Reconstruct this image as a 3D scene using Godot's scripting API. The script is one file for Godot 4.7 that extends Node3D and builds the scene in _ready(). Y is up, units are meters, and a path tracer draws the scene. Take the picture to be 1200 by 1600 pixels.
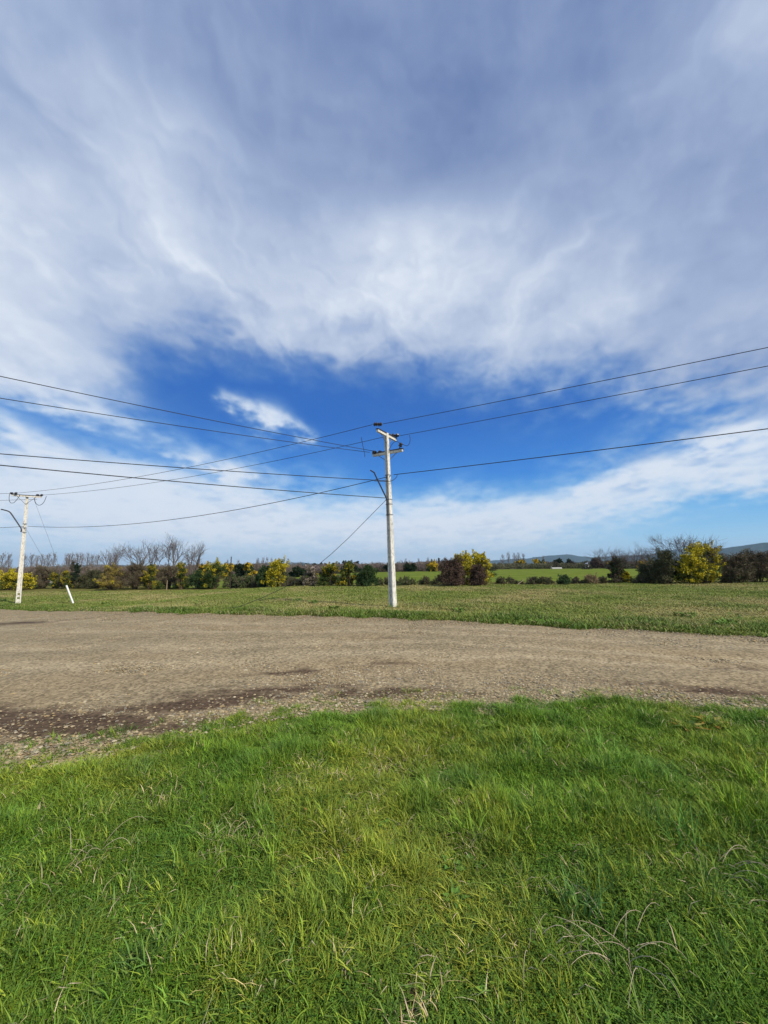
extends Node3D
# A flat rural place: sky, a grassy verge in front, a gravel road, a meadow with two concrete power poles, a hedge line, fields, far trees and hills.

const AZ0 := -50.0
const AZ_STEP := 5.0
const EL := [0.0, 2.0, 4.0, 6.0, 8.0, 11.0, 14.0, 17.0, 20.0, 24.0, 28.0, 32.0, 37.0, 42.0, 48.0, 54.0, 60.0]
# cloud cover (percent) and cloud tone (percent) by elevation (rows) and azimuth (columns, every 5 degrees from -50 to 50)
const COVER := [
	[40, 40, 40, 40, 40, 40, 40, 40, 40, 43, 50, 43, 36, 28, 20, 14, 9, 5, 1, 0, 0],
	[52, 51, 53, 56, 56, 57, 56, 56, 56, 59, 65, 61, 58, 54, 48, 36, 22, 8, 1, 0, 0],
	[70, 67, 73, 78, 79, 80, 79, 76, 77, 79, 83, 83, 83, 82, 78, 60, 35, 13, 2, 0, 0],
	[84, 80, 83, 90, 92, 94, 93, 90, 91, 91, 91, 93, 94, 93, 89, 77, 63, 45, 21, 4, 27],
	[89, 88, 89, 91, 92, 91, 88, 80, 76, 70, 63, 67, 73, 79, 82, 84, 80, 70, 62, 73, 94],
	[68, 78, 88, 89, 83, 72, 60, 49, 41, 33, 24, 26, 28, 29, 24, 28, 50, 72, 77, 78, 73],
	[51, 53, 67, 68, 60, 48, 36, 25, 17, 9, 2, 3, 4, 6, 7, 15, 28, 37, 44, 58, 61],
	[79, 69, 62, 49, 33, 22, 17, 14, 9, 4, 1, 1, 2, 4, 5, 7, 8, 20, 39, 57, 58],
	[92, 92, 79, 42, 19, 9, 6, 6, 3, 1, 1, 2, 4, 7, 13, 19, 28, 39, 51, 64, 78],
	[96, 95, 83, 42, 11, 4, 5, 5, 6, 8, 13, 17, 21, 28, 35, 44, 55, 67, 79, 92, 96],
	[100, 96, 83, 68, 47, 39, 38, 36, 33, 34, 39, 44, 51, 58, 67, 77, 87, 93, 96, 99, 100],
	[100, 98, 92, 92, 80, 74, 79, 90, 87, 85, 88, 90, 93, 93, 94, 95, 97, 99, 100, 100, 100],
	[100, 100, 100, 100, 100, 100, 100, 99, 98, 98, 99, 99, 99, 100, 100, 100, 100, 100, 100, 100, 100],
	[100, 100, 100, 100, 100, 100, 100, 100, 100, 100, 100, 100, 100, 100, 100, 100, 100, 100, 100, 100, 100],
	[100, 100, 100, 100, 100, 100, 100, 100, 100, 100, 100, 100, 100, 100, 100, 100, 100, 100, 100, 100, 100],
	[100, 100, 100, 100, 100, 100, 100, 100, 100, 100, 100, 100, 100, 100, 100, 100, 100, 100, 100, 100, 100],
	[100, 100, 100, 100, 100, 100, 100, 100, 100, 100, 100, 100, 100, 100, 100, 100, 100, 100, 100, 100, 100],
]
const TONE := [
	[90, 90, 90, 90, 90, 90, 90, 90, 90, 90, 90, 90, 90, 90, 90, 90, 90, 90, 90, 90, 90],
	[91, 91, 91, 91, 91, 91, 91, 91, 91, 91, 91, 91, 91, 91, 91, 91, 91, 91, 92, 92, 92],
	[93, 93, 93, 92, 92, 92, 92, 92, 92, 92, 92, 92, 92, 92, 92, 92, 93, 93, 93, 94, 95],
	[97, 96, 95, 95, 94, 94, 94, 94, 93, 93, 94, 94, 94, 94, 94, 95, 95, 96, 96, 97, 95],
	[97, 97, 97, 97, 97, 97, 96, 96, 96, 96, 96, 96, 96, 96, 97, 97, 96, 95, 93, 92, 90],
	[94, 95, 96, 97, 97, 97, 97, 97, 97, 94, 88, 87, 86, 85, 84, 87, 88, 84, 85, 89, 90],
	[90, 91, 92, 93, 92, 91, 92, 93, 89, 82, 72, 71, 70, 68, 66, 67, 65, 63, 73, 87, 75],
	[90, 90, 89, 88, 86, 83, 85, 86, 71, 59, 53, 52, 50, 48, 47, 45, 42, 48, 58, 59, 44],
	[90, 90, 88, 71, 62, 63, 69, 73, 52, 37, 34, 34, 35, 37, 40, 43, 45, 45, 44, 43, 46],
	[89, 90, 77, 53, 29, 24, 31, 36, 29, 23, 22, 28, 35, 43, 47, 50, 50, 48, 47, 48, 51],
	[82, 78, 65, 53, 35, 32, 36, 38, 33, 30, 30, 37, 46, 54, 58, 59, 59, 57, 54, 54, 50],
	[71, 72, 63, 65, 59, 52, 58, 70, 68, 66, 67, 68, 69, 69, 68, 68, 69, 68, 58, 44, 39],
	[71, 81, 74, 74, 80, 76, 71, 75, 80, 85, 90, 88, 85, 81, 75, 71, 66, 61, 48, 36, 35],
	[55, 61, 72, 75, 72, 69, 65, 61, 67, 75, 87, 82, 74, 63, 58, 51, 40, 34, 33, 36, 39],
	[51, 54, 62, 64, 64, 50, 42, 36, 36, 35, 34, 25, 19, 20, 22, 25, 26, 23, 32, 42, 50],
	[52, 42, 33, 35, 37, 35, 27, 21, 24, 24, 19, 12, 6, 4, 7, 15, 11, 13, 18, 31, 44],
	[54, 34, 34, 33, 28, 21, 15, 9, 6, 11, 22, 20, 16, 13, 12, 16, 16, 15, 13, 26, 38],
]

var rng := RandomNumberGenerator.new()
var taken := {}

# ---------------------------------------------------------------- mesh collecting
class Shape:
	var v := PackedVector3Array()
	var n := PackedVector3Array()
	var c := PackedColorArray()
	func tri(a: Vector3, b: Vector3, d: Vector3, col: Color) -> void:
		var nn := (d - a).cross(b - a).normalized()
		v.append(a); v.append(b); v.append(d)
		n.append(nn); n.append(nn); n.append(nn)
		c.append(col); c.append(col); c.append(col)
	func quad(a: Vector3, b: Vector3, d: Vector3, e: Vector3, col: Color) -> void:
		tri(a, b, d, col); tri(a, d, e, col)
	# a solid between two outlines of the same number of points
	func solid(lo: PackedVector3Array, hi: PackedVector3Array, col: Color) -> void:
		var k := lo.size()
		for i in k:
			var j := (i + 1) % k
			quad(lo[i], hi[i], hi[j], lo[j], col)
		for i in range(1, k - 1):
			tri(hi[0], hi[i + 1], hi[i], col)
			tri(lo[0], lo[i], lo[i + 1], col)
	func box(p: Vector3, size: Vector3, basis: Basis, col: Color) -> void:
		var h := size / 2.0
		var lo := PackedVector3Array()
		var hi := PackedVector3Array()
		for s in [Vector2(-1, -1), Vector2(1, -1), Vector2(1, 1), Vector2(-1, 1)]:
			lo.append(p + basis * Vector3(s.x * h.x, -h.y, s.y * h.z))
			hi.append(p + basis * Vector3(s.x * h.x, h.y, s.y * h.z))
		solid(lo, hi, col)
	func ring(p: Vector3, along: Vector3, r: float, sides: int) -> PackedVector3Array:
		var side := along.cross(Vector3.UP if absf(along.y) < 0.95 else Vector3.RIGHT).normalized()
		var up := side.cross(along).normalized()
		var out := PackedVector3Array()
		for i in sides:
			var a := TAU * i / sides
			out.append(p + side * cos(a) * r + up * sin(a) * r)
		return out
	# a round bar through points; r0 to r1 along it
	func path(points: Array, r0: float, r1: float, sides: int, col: Color) -> void:
		var last := PackedVector3Array()
		var m := points.size()
		for i in m:
			var along: Vector3 = (points[mini(i + 1, m - 1)] - points[maxi(i - 1, 0)]).normalized()
			var now := ring(points[i], along, lerpf(r0, r1, float(i) / maxf(m - 1, 1)), sides)
			if i > 0:
				for s in sides:
					var t := (s + 1) % sides
					quad(last[s], now[s], now[t], last[t], col)
			else:
				for s in range(1, sides - 1):
					tri(now[0], now[s], now[s + 1], col)
			last = now
		for s in range(1, sides - 1):
			tri(last[0], last[s + 1], last[s], col)
	func bar(a: Vector3, b: Vector3, r0: float, r1: float, sides: int, col: Color) -> void:
		path([a, b], r0, r1, sides, col)
	# turned shape: profile of (radius, height) about axis
	func lathe(p: Vector3, axis: Vector3, profile: Array, sides: int, col: Color) -> void:
		for i in profile.size() - 1:
			var a := ring(p + axis * profile[i].y, axis, profile[i].x, sides)
			var b := ring(p + axis * profile[i + 1].y, axis, profile[i + 1].x, sides)
			for s in sides:
				var t := (s + 1) % sides
				quad(a[s], b[s], b[t], a[t], col)
	# pointed flat leaf, folded a little along its middle
	func leaf(p: Vector3, along: Vector3, across: Vector3, len: float, wide: float, col: Color) -> void:
		var tip := p + along * len
		var mid := p + along * len * 0.45
		quad(p, mid - across * wide * 0.5, tip, mid + across * wide * 0.5, col)
	func mesh() -> ArrayMesh:
		var a := []
		a.resize(Mesh.ARRAY_MAX)
		a[Mesh.ARRAY_VERTEX] = v
		a[Mesh.ARRAY_NORMAL] = n
		a[Mesh.ARRAY_COLOR] = c
		var m := ArrayMesh.new()
		if v.size() > 0:
			m.add_surface_from_arrays(Mesh.PRIMITIVE_TRIANGLES, a)
		return m

func rnd(a: float, b: float) -> float:
	return rng.randf_range(a, b)

func rdir() -> Vector3:
	while true:
		var p := Vector3(rnd(-1, 1), rnd(-1, 1), rnd(-1, 1))
		if p.length_squared() < 1.0 and p.length_squared() > 0.01:
			return p.normalized()
	return Vector3.UP

func numbered(called: String) -> String:
	if not taken.has(called):
		taken[called] = 0
		return called
	taken[called] += 1
	return "%s_%03d" % [called, taken[called]]

func thing(called: String, label: String, category: String, at := Vector3.ZERO, group := "") -> Node3D:
	var o := Node3D.new()
	o.name = numbered(called)
	add_child(o)
	o.position = at
	tag(o, label, category, group)
	return o

func tag(o: Node, label: String, category: String, group := "") -> void:
	o.set_meta("label", label)
	o.set_meta("category", category)
	if group:
		o.set_meta("group", group)

func part(called: String, s: Shape, m: Material, parent: Node, moved := Vector3.ZERO) -> MeshInstance3D:
	var o := MeshInstance3D.new()
	o.name = called if parent != self else numbered(called)
	o.mesh = s.mesh()
	o.material_override = m
	o.position = moved
	parent.add_child(o, true)
	return o

func plain(col: Color, rough := 0.9, metal := 0.0) -> StandardMaterial3D:
	var m := StandardMaterial3D.new()
	m.albedo_color = col.linear_to_srgb()
	m.roughness = rough
	m.metallic = metal
	m.metallic_specular = 0.25 if rough > 0.8 else 0.5
	m.cull_mode = BaseMaterial3D.CULL_DISABLED
	return m

func tinted(rough := 0.9, through := Color(0, 0, 0)) -> StandardMaterial3D:
	var m := plain(Color(1, 1, 1), rough)
	m.vertex_color_use_as_albedo = true
	m.metallic_specular = 0.3
	if through != Color(0, 0, 0):
		m.backlight_enabled = true
		m.backlight = through
	return m

func noise(seed_: int, freq: float, oct := 4, gain := 0.5) -> FastNoiseLite:
	var f := FastNoiseLite.new()
	f.seed = seed_
	f.noise_type = FastNoiseLite.TYPE_SIMPLEX_SMOOTH
	f.frequency = freq
	f.fractal_type = FastNoiseLite.FRACTAL_FBM
	f.fractal_octaves = oct
	f.fractal_gain = gain
	return f

func ramp(stops: Array) -> Gradient:
	var g := Gradient.new()
	var o := PackedFloat32Array()
	var c := PackedColorArray()
	for s in stops:
		o.append(s[0])
		c.append((s[1] as Color).linear_to_srgb())
	g.offsets = o
	g.colors = c
	return g

func noise_texture(seed_: int, freq: float, stops: Array, size := 512, oct := 5, normal := 0.0) -> NoiseTexture2D:
	var t := NoiseTexture2D.new()
	t.width = size
	t.height = size
	t.seamless = true
	t.noise = noise(seed_, freq, oct, 0.6)
	if normal > 0.0:
		t.as_normal_map = true
		t.bump_strength = normal
	else:
		t.color_ramp = ramp(stops)
	return t

# ---------------------------------------------------------------- the lie of the land
func ease01(t: float) -> float:
	t = clampf(t, 0.0, 1.0)
	return t * t * (3.0 - 2.0 * t)

func ground_at(x: float) -> float:
	return -0.7 * ease01((-x - 3.0) / 19.0)

func curve(points: Array, x: float) -> float:
	if x <= points[0].x:
		return points[0].y
	for i in points.size() - 1:
		if x <= points[i + 1].x:
			return lerpf(points[i].y, points[i + 1].y, (x - points[i].x) / (points[i + 1].x - points[i].x))
	return points[points.size() - 1].y

const NEAR_EDGE := [Vector2(-60, -2.6), Vector2(-12, -2.7), Vector2(-6, -3.2), Vector2(-3.6, -3.58), Vector2(-3.06, -3.7), Vector2(-2.6, -3.92), Vector2(-2.1, -4.3), Vector2(-1.5, -4.65), Vector2(-1.0, -4.9), Vector2(-0.35, -5.0), Vector2(0.3, -5.0), Vector2(0.93, -4.92), Vector2(1.6, -4.95), Vector2(2.4, -5.0), Vector2(3.1, -4.85), Vector2(3.75, -4.65), Vector2(4.4, -4.5), Vector2(9, -3.4), Vector2(16, -1.6), Vector2(40, 4)]
const FAR_EDGE := [Vector2(-60, -36), Vector2(-40, -31), Vector2(-23.6, -24.3), Vector2(-15, -20.6), Vector2(-7.5, -15.5), Vector2(-3.4, -13.8), Vector2(0, -12.9), Vector2(2.8, -11.7), Vector2(5.1, -10.6), Vector2(7, -9.75), Vector2(8.6, -9.05), Vector2(14, -7.0), Vector2(24, -3.4), Vector2(40, 2)]
# bare earth on the road: x, z, half length, half width, turn, strength
const MUD := [[-3.8, -4.5, 2.2, 0.36, 0.10, 1.15], [-2.2, -5.1, 1.2, 0.28, -0.33, 1.05], [-1.3, -5.55, 1.1, 0.22, -0.1, 0.8], [-0.1, -5.35, 0.9, 0.22, 0.0, 0.9], [0.9, -5.3, 0.5, 0.2, 0.1, 0.7], [-1.5, -6.4, 0.55, 0.13, -0.2, 0.85], [0.05, -6.85, 0.5, 0.12, 0.0, 0.7], [4.4, -5.3, 0.9, 0.25, 0.1, 0.75], [3.6, -5.65, 0.5, 0.12, 0.15, 0.5], [5.6, -6.3, 0.8, 0.1, 0.1, 0.5], [-14.5, -15.8, 1.6, 0.5, 0.2, 0.9], [-6.0, -9.8, 0.8, 0.12, 0.0, 0.4], [-0.2, -9.2, 0.6, 0.1, 0.0, 0.5]]
var mud_noise: FastNoiseLite

func mud_at(x: float, z: float) -> float:
	var m := 0.0
	for e in MUD:
		var dx: float = x - e[0]
		var dz: float = z - e[1]
		if absf(dx) > e[2] * 2.2 or absf(dz) > e[2] * 2.2:
			continue
		var u: float = (dx * cos(e[4]) + dz * sin(e[4])) / e[2]
		var w: float = (-dx * sin(e[4]) + dz * cos(e[4])) / e[3]
		m = maxf(m, e[5] * exp(-(u * u + w * w) * 0.7))
	if m < 0.02:
		return 0.0
	return clampf(m * 1.4 + 0.8 * mud_noise.get_noise_2d(x * 1.6, z * 3.2) - 0.2, 0.0, 1.0)

# ---------------------------------------------------------------- the sky
func table(rows: Array, az: float, el: float) -> float:
	var i := 0
	while i < EL.size() - 2 and el > EL[i + 1]:
		i += 1
	var t := ease01((el - EL[i]) / (EL[i + 1] - EL[i])) * 0.5 + 0.5 * clampf((el - EL[i]) / (EL[i + 1] - EL[i]), 0, 1)
	var u := clampf((az - AZ0) / AZ_STEP, 0.0, 19.999)
	var k := int(u)
	var f := u - k
	f = 0.5 * f + 0.5 * f * f * (3.0 - 2.0 * f)
	var a: Array = rows[i]
	var b: Array = rows[i + 1]
	return lerpf(lerpf(a[k], a[k + 1], f), lerpf(b[k], b[k + 1], f), t) / 100.0

# long thin clouds: azimuth and elevation of both ends, half width in degrees, strength
const WISPS := [[-23.5, 23.0, -11.0, 19.0, 1.3, 0.72], [-48.0, 17.6, -24.0, 12.4, 1.0, -0.62], [-30.0, 14.5, -19.0, 12.6, 0.8, 0.4], [-40.0, 6.9, -17.0, 4.0, 0.55, 0.5], [27.3, 9.2, 38.9, 12.1, 0.9, 0.7], [40.2, 13.9, 47.0, 13.6, 1.3, 0.6], [-46.0, 12.7, -31.0, 9.6, 0.9, 0.35], [-24, 10.6, -15, 9.0, 0.7, 0.5]]

func make_sky() -> Image:
	var w := 2048
	var h := 1024
	var im := Image.create(w, h, false, Image.FORMAT_RGBF)
	var n_warp := noise(11, 0.9, 4, 0.55)
	var n_warp2 := noise(12, 0.9, 4, 0.55)
	var n_form := noise(13, 1.0, 5, 0.55)
	var n_fine := noise(14, 1.0, 5, 0.62)
	var blues := ramp([[0.0, Color8(200, 225, 242).srgb_to_linear()], [0.06, Color8(162, 210, 242).srgb_to_linear()], [0.13, Color8(110, 180, 236).srgb_to_linear()], [0.25, Color8(64, 136, 220).srgb_to_linear()], [0.4, Color8(50, 109, 194).srgb_to_linear()], [1.0, Color8(48, 92, 172).srgb_to_linear()]])
	var dark := Color8(112, 133, 178)
	var mid := Color8(162, 179, 211)
	var bright := Color8(226, 234, 246)
	var n_ridge := noise(17, 0.8, 5, 0.55)
	n_ridge.fractal_type = FastNoiseLite.FRACTAL_RIDGED
	var n_dir := noise(18, 1.0, 5, 0.55)
	im.fill(Color(0.16, 0.17, 0.1))
	for j in h / 2 + 2:
		var el := 90.0 - (j + 0.5) / h * 180.0
		var ce := cos(deg_to_rad(el))
		var se := sin(deg_to_rad(el))
		var q := 1.0 / (maxf(se, 0.0) + 0.13)
		var base := blues.sample(clampf(se / 0.9, 0, 1))
		var low := clampf(el / 14.0, 0.12, 1.0)
		for i in w:
			var az := (i + 0.5) / w * 360.0
			if az > 180.0:
				az -= 360.0
			var x := sin(deg_to_rad(az)) * ce * q
			var z := cos(deg_to_rad(az)) * ce * q
			var a := az                                  # the cloud field goes on round the compass, turned over and back
			if absf(az) > 115.0:
				a = (115.0 - absf(az)) * 0.69
			elif absf(az) > 50.0:
				a = signf(az) * (115.0 - absf(az)) * 50.0 / 65.0
			var w1 := n_warp.get_noise_2d(x * 1.3, z * 0.9)
			var w2 := n_warp2.get_noise_2d(x * 1.3, z * 0.9)
			var form := n_form.get_noise_2d(x * 2.0 + z * 0.25, z * 1.45)
			var fine := n_fine.get_noise_2d(x * 5.6 - z * 0.8, z * 4.8)
			var streak := n_ridge.get_noise_2d(x * 1.45 + z * 0.3 + w1 * 0.6, z * 1.0 + w2 * 0.5)
			var high := ease01((el - 14.0) / 22.0)
			var sx := sin(deg_to_rad(az)) * ce
			var sz := cos(deg_to_rad(az)) * ce
			var puff := n_dir.get_noise_3d(sx * 3.4 + se * 1.2, se * 4.6, sz * 3.4) if el > 12.0 else 0.0
			var curl := n_dir.get_noise_3d(sx * 9.0 + se * 4.0 + puff * 1.5, se * 12.0, sz * 9.0 + 7.0) if el > 12.0 else 0.0
			form = lerpf(form, puff, high * 0.85)
			fine = lerpf(fine, curl, high * 0.9)
			if el > 12.0:
				var round_ := sqrt(a * a + 120.0)        # the streaks fan out to both sides of the zenith
				var comb := n_ridge.get_noise_2d((el * 0.85 - round_ * 0.5) * 0.085 + puff * 0.5, (round_ * 0.85 + el * 0.5) * 0.032 + w1 * 0.3)
				streak = lerpf(streak, comb, high)
			var a2 := a + (w1 * 3.0 + fine * 1.5) * (0.4 + 0.6 * low)
			var e2 := clampf(el + (w2 * 2.4 + fine * 1.3) * low, 0.0, 60.0)
			var c := table(COVER, a2, e2)
			var b := table(TONE, a2, e2)
			if el > 56.0:
				var t := ease01((el - 56.0) / 16.0)
				b = lerpf(b, 0.3, t)
			for s in WISPS:
				if absf(el - s[1]) > 14.0:
					continue
				var p := Vector2(a + (w1 * 0.6 + fine * 0.8) * low, el + (w2 * 0.5 + fine * 0.9) * low)
				var p0 := Vector2(s[0], s[1])
				var p1 := Vector2(s[2], s[3])
				var tt := clampf((p - p0).dot(p1 - p0) / (p1 - p0).length_squared(), 0, 1)
				var d: float = (p - p0 - (p1 - p0) * tt).length() / (s[4] * (0.7 + 0.9 * sin(PI * clampf(tt, 0.06, 0.94))))
				if d < 2.5:
					var k: float = s[5] * exp(-d * d) * clampf(0.85 + 0.6 * form + 0.6 * fine + 0.25 * streak, 0.0, 1.3)
					if k < 0.0:
						c *= 1.0 + k
						continue
					c = maxf(c, c + k * (1.0 - c))
					b = lerpf(b, 0.97, clampf(k, 0, 1))
			c = clampf(c + (0.36 * form + 0.42 * fine + 0.2 * streak) * (3.2 * c * (1.0 - c)) * (0.35 + 0.65 * low), 0.0, 1.0)
			c = 0.35 * c + 0.65 * ease01((c - 0.04) / 0.86)
			b = clampf(b + (0.15 * form + 0.14 * fine + 0.17 * (streak - 0.2) * (0.3 + b)) * (0.3 + 0.7 * low) + 0.02, 0.0, 1.0)
			b = clampf(0.45 + (b - 0.45) * 1.06, 0.0, 1.0)
			var cloud := dark.lerp(mid, b * 2.0) if b < 0.5 else mid.lerp(bright, b * 2.0 - 1.0)
			im.set_pixel(i, j, base.lerp(cloud, c * 0.985).srgb_to_linear())
	return im

# ---------------------------------------------------------------- plants
# leafy clumps inside an uneven outline; shares: [[share, colour, colour], ...]; shape of a leaf: [length, width]
func shrub(called: String, label: String, category: String, at: Vector3, wide: float, tall: float, look: Dictionary, group := "") -> Node3D:
	var o := thing(called, label, category, at, group)
	var stems := Shape.new()
	var leaves := Shape.new()
	var bloom := Shape.new()
	var lobes: int = look.get("lobes", 12)
	var amount: float = look.get("amount", 1.0)
	var reach := maxf(wide, tall)
	var leaf_len: float = look.get("leaf", 0.10) * look.get("coarse", 1.0)
	var leaf_wide: float = look.get("leaf_wide", 0.052) * look.get("coarse", 1.0)
	var point: float = look.get("point", 0.0)     # 1: narrows to the top
	for k in lobes:
		var hgt := (k + rnd(0.2, 0.8)) / lobes
		var r_here := lerpf(1.0, 0.62, hgt) * lerpf(1.0, 1.25 - hgt * 1.2, point)
		if hgt < 0.3:
			r_here *= lerpf(0.95, 1.0, hgt / 0.3)
		var ang := rnd(0, TAU)
		var rad := sqrt(rnd(0.05, 1.0)) * wide * 0.5 * r_here * 0.72
		var lr := wide * rnd(0.19, 0.3) * lerpf(1.0, 0.72, hgt) * lerpf(1.0, 0.7, point)
		lr = minf(lr, tall * 0.34)
		var lc := Vector3(cos(ang) * rad, clampf(hgt * tall, lr * 0.75, tall - lr * 0.8), sin(ang) * rad * 0.9)
		var root := Vector3(lc.x * 0.25 + rnd(-0.05, 0.05), -0.05, lc.z * 0.25)
		stems.path([root, root.lerp(lc, 0.5) + rdir() * 0.06 * wide, lc], 0.016 * reach + 0.004, 0.004 * reach, 4, Color(0.09, 0.065, 0.045))
		var subs := int(look.get("subs", 16))
		for s in subs:
			var dir := rdir()
			if dir.y < -0.3:
				dir.y *= 0.4
			var sc := lc + dir * lr * rnd(0.35, 1.08)
			if sc.y < 0.03:
				sc.y = 0.03 + rnd(0, 0.1)
			var sr := lr * rnd(0.24, 0.46)
			var flower: bool = rng.randf() < look.get("bloom", 0.0) * (0.55 + 0.9 * hgt)
			var pick: Array = look.colors[rng.randi() % look.colors.size()]
			stems.bar(lc.lerp(sc, 0.2), sc, 0.004 * reach, 0.002 * reach, 3, Color(0.09, 0.065, 0.045))
			var count := int(amount * clampf(2600.0 * sr * sr, 16.0, 64.0))
			var spray: bool = s % 4 == 0            # a shoot that stands out of the outline
			var shoot := (sc - lc).normalized() * lr * rnd(0.3, 0.75) + Vector3(0, lr * rnd(0.1, 0.6), 0)
			if spray:
				stems.bar(sc, sc + shoot, 0.003 * reach, 0.001 * reach, 3, Color(0.09, 0.065, 0.045))
			for l in count:
				var d2 := rdir()
				var p := sc + d2 * sr * pow(rng.randf(), 0.45)
				if spray:
					var far := rng.randf()
					p = sc + shoot * far + d2 * sr * (0.65 - 0.5 * far)
				if p.y < 0.0:
					continue
				var along := (rdir() + d2 * 0.6 + Vector3(0, look.get("upright", 0.3), 0)).normalized()
				var across := along.cross(rdir()).normalized()
				var f := rng.randf()
				var col: Color = (pick[0] as Color).lerp(pick[1], f)
				if flower and rng.randf() < 0.78:
					var fc: Array = look.bloom_colors
					bloom.leaf(p, along, across, leaf_len * rnd(0.7, 1.1), leaf_wide * rnd(1.2, 2.0), (fc[0] as Color).lerp(fc[1], rng.randf()))
				else:
					leaves.leaf(p, along, across, leaf_len * rnd(0.7, 1.4), leaf_wide * rnd(0.7, 1.3), col)
	part("stems", stems, bark_mat, o)
	part("foliage", leaves, leaf_mat, o)
	if bloom.v.size() > 0:
		part("blossom", bloom, bloom_mat, o)
	return o

func grow(s: Shape, p: Vector3, dir: Vector3, len: float, r: float, depth: int, look: Dictionary, tips: Array) -> void:
	var pts := [p]
	var d := dir
	var steps := 3
	for i in steps:
		d = (d + rdir() * look.wander + Vector3(0, look.lift, 0)).normalized()
		pts.append(pts[i] + d * len / steps)
	s.path(pts, r, r * 0.62, 5 if depth >= 3 else (4 if depth == 2 else 3), (look.bark as Color) * rnd(0.85, 1.15))
	if depth == 0:
		tips.append(pts[steps])
		return
	var forks: int = look.forks
	for k in forks:
		var t := rnd(0.35, 1.0) if k < forks - 1 else 1.0
		var seg := mini(int(t * steps), steps - 1)
		var q: Vector3 = pts[seg].lerp(pts[seg + 1], t * steps - seg)
		var side := d.cross(rdir()).normalized()
		var nd: Vector3 = (d * (1.0 if k == forks - 1 else 0.75) + side * rnd(0.3, 1.0) * look.spread).normalized()
		grow(s, q, nd, len * rnd(0.55, 0.8), r * rnd(0.5, 0.68), depth - 1, look, tips)

func bare_tree(called: String, label: String, at: Vector3, tall: float, look: Dictionary, group := "") -> Node3D:
	var o := thing(called, label, "tree", at, group)
	var trunk := Shape.new()
	var crown := Shape.new()
	var tips := []
	var bole: float = look.bole
	trunk.path([Vector3(0, -0.15, 0), Vector3(rnd(-0.03, 0.03) * tall, bole * tall * 0.5, 0), Vector3(0, bole * tall, 0)], look.girth * tall * 1.2, look.girth * tall * 0.8, 7, look.bark)
	for k in look.limbs:
		var a: float = TAU * (k + rnd(0, 0.8)) / look.limbs
		var dir := Vector3(cos(a) * look.open, 1.0, sin(a) * look.open).normalized()
		grow(crown, Vector3(0, bole * tall * rnd(0.75, 1.0), 0), dir, tall * (1.0 - bole) * rnd(0.4, 0.52), look.girth * tall * rnd(0.4, 0.6), 3, look, tips)
	part("trunk", trunk, bark_mat, o)
	part("crown", crown, bark_mat, o)
	return o

# tall narrow leafless tree
func poplar_shapes(tall: float, bark: Color) -> Array:
	var trunk := Shape.new()
	var crown := Shape.new()
	trunk.path([Vector3(0, -0.2, 0), Vector3(0.05, tall * 0.4, 0), Vector3(rnd(-0.1, 0.1), tall * 0.97, 0)], 0.022 * tall, 0.004 * tall, 5, bark)
	for k in 54:
		var t := pow(rng.randf(), 0.8) * 0.8 + 0.14
		var a := rnd(0, TAU)
		var out := Vector3(cos(a), 0, sin(a))
		var len := tall * lerpf(0.36, 0.1, t) * rnd(0.6, 1.15)
		var p := Vector3(0, tall * t * 0.95, 0)
		var mid := p + out * len * 0.42 + Vector3(0, len * 0.5, 0)
		var tip := mid + out * len * 0.14 + Vector3(0, len * 0.6, 0)
		crown.path([p, mid, tip], 0.004 * tall, 0.0018 * tall, 3, bark * rnd(0.85, 1.2))
		for s in 3:
			var q := p.lerp(tip, rnd(0.4, 0.9))
			crown.bar(q, q + (out * rnd(-0.2, 0.35) + Vector3(rnd(-0.3, 0.3), 0.9, rnd(-0.3, 0.3))) * len * 0.4, 0.002 * tall, 0.0012 * tall, 3, bark * rnd(0.85, 1.2))
	return [trunk, crown]

# ---------------------------------------------------------------- grass clumps, each a small mesh that is set out many times
func blade(s: Shape, p: Vector3, lean: Vector3, tall: float, wide: float, droop: float, col: Color) -> void:
	var side := lean.cross(Vector3.UP)
	if side.length() < 0.01:
		side = Vector3.RIGHT
	side = side.normalized().rotated(Vector3.UP, rnd(-0.9, 0.9)) * wide * 0.5
	var a := p
	var last_l := p - side
	var last_r := p + side
	var dir := (Vector3.UP + lean * 0.5).normalized()
	for k in 3:
		dir = (dir + lean * droop * (0.35 + 0.4 * k) - Vector3(0, droop * 0.25 * k, 0)).normalized()
		a += dir * tall / 3.0
		if k < 2:
			var f := 0.95 if k == 0 else 0.7
			s.quad(last_l, a - side * f, a + side * f, last_r, col)
			last_l = a - side * f
			last_r = a + side * f
		else:
			s.tri(last_l, a, last_r, col)

func blade_clump(count: int, spread: float, tall: float, wide: float, droop: float) -> ArrayMesh:
	var s := Shape.new()
	for k in count:
		var a := rnd(0, TAU)
		var lean := Vector3(cos(a), 0, sin(a)) * rnd(0.1, 0.9)
		var p := Vector3(rnd(-1, 1), 0, rnd(-1, 1)) * spread
		p.y = -0.01
		var v := rnd(0.5, 0.85)
		var col := Color(v * rnd(0.85, 1.17), v, v * rnd(0.75, 1.15))
		blade(s, p, lean, tall * rnd(0.45, 1.15), wide * rnd(0.7, 1.3), droop * rnd(0.4, 1.4), col)
	return s.mesh()

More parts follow.
